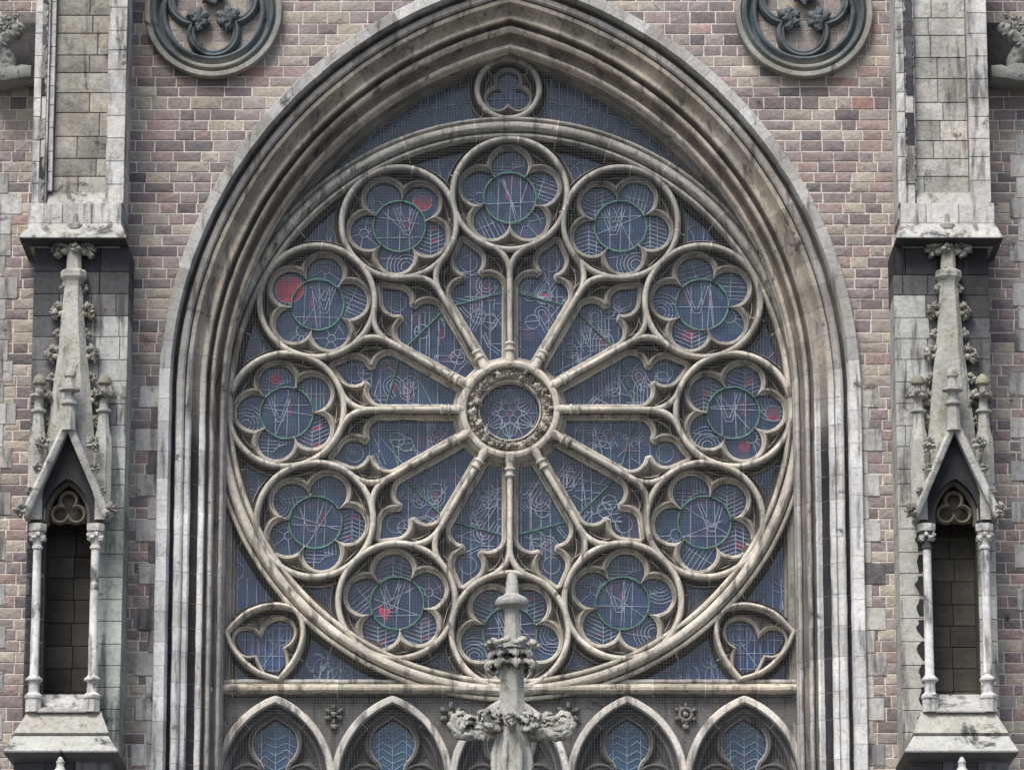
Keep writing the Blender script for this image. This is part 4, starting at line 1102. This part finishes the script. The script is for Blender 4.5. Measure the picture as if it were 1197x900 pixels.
    # spire
    spm = MB(); Ys = -.93; sq = R_(45); zz = lambda py: zpx(py, -1.1)
    def q4(r): return r*1.18
    TX = at(84, 400, -1.1)[0]
    def taper(pts, cc):
        base = len(spm.v)
        for x0, hwid, py in pts:
            for dx, dy in ((-.55, -1), (.55, -1), (1, -.4), (1, .4), (.55, 1), (-.55, 1), (-1, .4), (-1, -.4)): spm.vert(x0+dx*hwid, Ys+dy*min(hwid, 15)*U, zz(py))
        for i in range(len(pts)-1):
            for k_ in range(8): spm.face((base+i*8+k_, base+i*8+(k_+1) % 8, base+(i+1)*8+(k_+1) % 8, base+(i+1)*8+k_), cc)
        spm.face([base+k_ for k_ in range(8)], cc); spm.face([base+(len(pts)-1)*8+k_ for k_ in range(8)], cc)
    CS_ = (.43, .425, .38)
    taper([(AX+1, 30, 560), (AX+1, 28, 520), (AX+1, 20, 440), (AX+1, 15.8, 405), (AX, 13.2, 372), (AX, 10.2, 333)], CS_)
    taper([(AX, 10.4, 333), (AX, 10.6, 331), (AX, 11.5, 327), (AX, 14.6, 322), (AX, 14.8, 316), (AX, 12.6, 313.5), (AX, 8.6, 312), (AX, 8, 298), (AX, 7.6, 279), (AX, 5.4, 275), (AX, 5, 267)], CS_)
    taper([(AX, 6.6, 267), (AX, 8.8, 265), (AX, 8.8, 260), (AX, 5.5, 258), (AX, 3.2, 257), (AX, 2.4, 247)], (.30, .30, .27))
    so_ = fin(spm, 'spire', 'mossy', cn)
    for py, off, sz in ((289, 13, 12.5), (335, 11.5, 6), (362, 15.5, 11), (388, 16.5, 6.5), (412, 20.5, 11.5), (440, 22, 7), (464, 26, 11), (492, 27, 8)):
        for sd_ in (-1, 1):
            ck = MB(); crocket(ck, AX+sd_*(off-2), Ys-.02, zz(py), sz, sd_, (.38, .37, .33), int(py)+sd_+s*50)
            if py != 289 or sd_ < 0: fin(ck, 'leaf_crocket', 'mossy', so_, True)
        if py == 289: crocket(ck, AX, Ys-.13, zz(py+1), 6, 1, (.40, .39, .34), 5); blob(ck, AX, Ys, zz(289), 15, 8, 5, (.40, .39, .35), .4, 1.6, 4, 3)
        if py == 289: fin(ck, 'leaf_crocket', 'mossy', so_, True)
    # small finial on the gablet point
    fm = MB(); xf = GX+1.5; zf = lambda py: zpx(py, -1.35)
    lathe_z(fm, xf, -1.33, [(8.5, zf(503)), (8, zf(493)), (7.2, zf(480)), (6.4, zf(474)), (9.5, zf(472.5)), (9.5, zf(470)), (6, zf(468)), (5.6, zf(459)), (12.5, zf(456.5)), (12.5, zf(453.5)), (5.6, zf(452)), (5, zf(441))], 8, (.43, .42, .39), a0=R_(22.5))
    lathe_z(fm, xf, -1.33, [(4.8, zf(441)), (6.6, zf(440)), (6.8, zf(436)), (5, zf(431.5)), (1.5, zf(429))], 12, (.38, .37, .34))
    fin(fm, 'gable_finial', 'mossy', cn, 38)
    sm = MB(); prism(sm, [(-1.2, zpx(832, -1.2)), (-1.2, zpx(830, -1.2)), (-.75, zpx(828, -1.2)+22), (-.4, zpx(828, -1.2)+24), (-.4, zpx(832, -1.2))], AX-30, AX+27, (.42, .415, .40)); fin(sm, 'niche_sill', 'pale', cn)
    # tip of the next niche's finial, below
    tp = MB(); q = at(70, 893, -1.7); lathe_z(tp, q[0], -1.65, [(10, q[1]-40), (9, q[1]-9), (6.5, q[1]-6), (4.5, q[1]-3), (4.2, q[1]+1), (5, q[1]+3), (3.6, q[1]+5), (2.2, q[1]+8), (.6, q[1]+9)], 14, WH)
    tpo = fin(tp, 'finial_tip', 'pale', None, 40); tag(tpo, 'pale stone finial tip rising at the foot of the %s buttress' % SIDE[s], 'finial', 'finial tips at the bottom corners')
    # grotesque bracket on the outer wall
    gg = MB(); gc_ = (.25, .255, .24); Yg = -.38
    A_ = lambda px_, py_, dy=0: (at(px_, py_, Yg)[0], Yg+dy, at(px_, py_, Yg)[1])
    tube(gg, [A_(2, 92), A_(9, 76), A_(4, 62, -.05), A_(0, 52, -.08), A_(12, 45, -.1), A_(22, 38, -.12), A_(29, 34, -.14)], (13, 10, 9, 11, 9.5, 8, 4.5), gc_, 14, .35, 3)
    for j, (px_, py_, r_) in enumerate(((8, 27, 6), (2, 32, 7), (14, 33, 5), (20, 22, 4.5), (-4, 42, 9), (9, 37, 6.5))): q = A_(px_, py_, -.14); blob(gg, q[0], q[1], q[2], r_, r_, r_, gc_, .5, 1.8, j, 3)
    slab(gg, [at(x, y, Yg) for x, y in ((-16, 98), (6, 99), (14, 97), (37, 94), (38, 81), (26, 80), (20, 82), (9, 78), (-16, 80))], Yg-.18, .0, gc_, 1.2)
    gro = fin(gg, 'grotesque_bracket', 'carve', None, 50); tag(gro, 'weathered carved grotesque on a bracket at the upper %s edge, beside the buttress' % SIDE[s], 'carving', 'grotesques beside the buttresses')
    rc = MB(); 
    for x0_, x1_, z0_, z1_ in ((at(-20, 100, 0)[0], at(42, 100, 0)[0], at(0, 104, 0)[1], at(0, 28, 0)[1]),): slab(rc, [(x0_, z0_), (x1_, z0_), (x1_, z1_), (x0_, z1_)], -.05, .03, (.07, .065, .065), .5)
    rco = fin(rc, 'recess_shade_block', 'recess_shade', wall)  # flat slab, its dark colour painted as the shade of a recess

# ------------------------------------------------------------------ foreground pinnacle
Yp = -3.2
def A3(px, py): q = at(px, py, Yp); return q
fp = empty('pinnacle', A3(598, 1000)[0], Yp, A3(598, 1150)[1])
tag(fp, 'grey stone pinnacle with a carved leafy cross rising in front of the rose window', 'pinnacle')
zq = lambda py: A3(598, py)[1]; xq = A3(598.5, 800)[0]; PG = (.40, .395, .36); k_ = 1
mb = MB()
lathe_z(mb, xq, Yp, [(10.2, zq(757)), (9.6, zq(745)), (8.6, zq(728)), (8.6, zq(712))], 8, PG, a0=R_(22.5))
lathe_z(mb, xq, Yp, [(8.6, zq(712)), (12, zq(710.5)), (17.5, zq(708)), (18.4, zq(705)), (18, zq(702)), (15, zq(698.5)), (10, zq(696)), (7.6, zq(694)), (7.0, zq(688)), (6.2, zq(678)), (4.6, zq(671)), (2.2, zq(668.2)), (.4, zq(667.6))], 24, (.44, .43, .40))
mb.build('tip', 'mossy', fp, smooth=38)
mb = MB()
lathe_z(mb, xq, Yp, [(21, zq(1150)), (20.5, zq(930)), (20, zq(880)), (19, zq(866)), (17, zq(856)), (15.5, zq(840)), (14.4, zq(815)), (14, zq(790)), (13.4, zq(760))], 8, PG, a0=R_(22.5))
mb.build('shaft', 'mossy', fp)
def leaf3(mb, root, fwd, upv, L, W, c, seed, curl=1.0, th=.75):
    """one carved leaf: lobed edges, ribs and a curling tip; root and lengths in units (x, y, z all units)"""
    r = random.Random(seed); f = Vector(fwd).normalized(); u = Vector(upv); u = (u-f*u.dot(f)).normalized(); sd = f.cross(u)
    nu, nv = 26, 11; top = []; p = Vector(root); ang = r.uniform(.1, .3); lob = r.choice((3.5, 4.5)); base = len(mb.v); ph = r.uniform(0, 1)
    for sgn in (1, -1):
        p = Vector(root); a_ = .5
        for i in range(nu):
            t = i/(nu-1); a_ -= (curl*3.4/nu)*(.3+1.6*t); d = f*math.cos(a_)+u*math.sin(a_); nn = u*math.cos(a_)-f*math.sin(a_)
            p = p+d*(L/nu); w_ = W*(math.sin(math.pi*min(1, .12+.88*t)**.75)**.6)*(1-.38*abs(math.sin(math.pi*lob*t+ph)))*(1-.5*t*t)
            for j in range(nv):
                v = (j/(nv-1))*2-1
                h = -.30*W*v*v+.16*W*math.cos(v*9)*(.4+.6*abs(v))+.10*W*noise.noise(Vector((t*6, v*2, seed)))
                q = p+sd*(v*w_)+nn*(h+sgn*th*(1-.6*abs(v))); mb.vert(q.x, q.y*U, q.z)
    for sgn in range(2):
        o_ = base+sgn*nu*nv
        for i in range(nu-1):
            for j in range(nv-1):
                k_ = o_+i*nv+j; mb.face((k_, k_+1, k_+nv+1, k_+nv) if sgn else (k_, k_+nv, k_+nv+1, k_+1), c)
    rim = [i*nv for i in range(nu)]+[(nu-1)*nv+j for j in range(1, nv)]+[i*nv+nv-1 for i in range(nu-2, -1, -1)]+[j for j in range(nv-2, 0, -1)]
    for a_, b_ in zip(rim, rim[1:]+rim[:1]): mb.face((base+a_, base+b_, base+nu*nv+b_, base+nu*nv+a_), c)
def leafarm(mb, x, yu, z, s, dx, dy, seed):
    r = random.Random(seed)
    tube(mb, [(x, yu*U, z-s*.30), (x+dx*s*.4, (yu+dy*s*.4)*U, z-s*.30), (x+dx*s*.74, (yu+dy*s*.74)*U, z-s*.16), (x+dx*s*.92, (yu+dy*s*.92)*U, z+s*.05)], (s*.10, s*.11, s*.12, s*.08), shade(PG, .85), 12, .4, seed)
    for j in range(15):
        t = r.uniform(.05, .8); az = math.atan2(dy, dx)+r.choice((-1, 1))*r.uniform(0, 1.0)
        el = r.uniform(.2, 1.3); f = (math.cos(az)*math.cos(el*.6), math.sin(az)*math.cos(el*.6), math.sin(el))
        leaf3(mb, (x+dx*s*t, yu+dy*s*t, z+s*r.uniform(-.25, .0)), f, (f[0]*-.2, f[1]*-.2, 1), s*r.uniform(.3, .55), s*r.uniform(.10, .17), shade(PG, r.uniform(.8, 1.1)), seed*17+j, r.uniform(.8, 1.3))
    leaf3(mb, (x+dx*s*.55, yu+dy*s*.55-2, z-s*.25), (dx, dy, .35), (-dx*.3, -.6, .8), s*.62, s*.2, PG, seed*5+1, 1.35)
    leaf3(mb, (x+dx*s*.35, yu+dy*s*.35-4, z-s*.30), (dx, dy-.3, .1), (0, -.8, .6), s*.5, s*.17, PG, seed*5+2, 1.2)
YU = Yp/U
mb = MB()
for j in range(8):
    t = R_(45*j+10); c_, s_ = math.cos(t), math.sin(t)
    for q in range(2): leaf3(mb, (xq+8*c_, YU+8*s_, zq(784)+q*12), (c_*.9, s_*.9, .75), (-c_, -s_, 1.), 40-7*q, 9.5, shade(PG, .9+.1*q), j*3+q, 1.15)
    for q in range(3): blob(mb, xq+(27-2*q)*math.cos(t+.2*q), Yp+(27-2*q)*U*math.sin(t+.2*q), zq(755)+q*2, 4.2, 4.2, 3.2, PG, .5, 2, j*5+q, 2)
mb.build('upper_leaf_band', 'mossy', fp, smooth=True)
mb = MB()
for j, (dx, dy, s_) in enumerate(((1, 0, 58), (-1, 0, 58), (0, -1, 36), (0, 1, 36), (.75, -.65, 40), (-.75, -.65, 40), (.8, .6, 40), (-.8, .6, 40))):
    leafarm(mb, xq+3*dx, YU+3*dy, zq(840), s_, dx, dy, 30+j)
for s_ in (-1, 1):
    P_ = lambda x, z_: (xq+s_*x, Yp-.05, zq(846)+z_)
    tube(mb, [P_(12, 0), P_(28, -9), P_(44, -13), P_(56, -12), P_(63, -3), P_(61, 7), P_(53, 10), P_(48, 4)], (5, 5, 5.5, 5.5, 4.6, 4, 3.4, 2), PG, 16, .6, 5+s_)
    for q in range(6):
        a_ = R_(-110+40*q); leaf3(mb, (xq+s_*54, YU-6, zq(846)-2), (s_*math.cos(a_)*.9, -.35, math.sin(a_)), (0, -1, .3), 19, 5.5, shade(PG, .85+.04*q), 200+q+s_*7, 1.5)
mb.build('leaf_cross', 'mossy', fp, smooth=True)
mb = MB()
for j in range(8):
    t = R_(45*j+22.5); r = random.Random(j)
    tube(mb, [(xq+13*math.cos(t), Yp+13*U*math.sin(t), zq(855)), (xq+18*math.cos(t), Yp+18*U*math.sin(t), zq(872)), (xq+21*math.cos(t), Yp+21*U*math.sin(t), zq(893)), (xq+19*math.cos(t), Yp+19*U*math.sin(t), zq(915))], (3, 3.5, 4, 2), PG, 8, .3, j)
mb.build('hanging_leaves', 'mossy', fp, smooth=True)

# ------------------------------------------------------------------ bird netting stretched inside the arch
NET = True
if NET:
    net = MB(); Yn = .50; hw = .034; rn = random.Random(77); nc = (.2, .2, .2)
    halfw = AR-AC-66
    def span_at_z(z_): return halfw if z_ < AZ else max(0, math.sqrt(max(0, (AR-66)**2-(z_-AZ)**2))-AC)
    ztop = AZ+math.sqrt((AR-66)**2-AC**2)
    z_ = -560
    while z_ < ztop-2:
        h_ = span_at_z(z_); sag = .3*math.sin(z_*.7)
        net.face([net.vert(-h_, Yn, z_-hw), net.vert(h_, Yn, z_-hw+sag), net.vert(h_, Yn, z_+hw+sag), net.vert(-h_, Yn, z_+hw)], nc); z_ += rn.uniform(3.1, 3.8)
    x_ = -halfw+1
    while x_ < halfw:
        zt_ = AZ+math.sqrt(max(0, (AR-66)**2-(abs(x_)+AC)**2)) if abs(x_)+AC < AR-66 else AZ
        net.face([net.vert(x_-hw, Yn-.003, -560), net.vert(x_+hw, Yn-.003, -560), net.vert(x_+hw, Yn-.003, zt_), net.vert(x_-hw, Yn-.003, zt_)], nc); x_ += rn.uniform(3.1, 3.8)
    tag(net.build('bird_netting', 'net'), 'fine grey square-mesh bird net stretched across the window', 'netting')
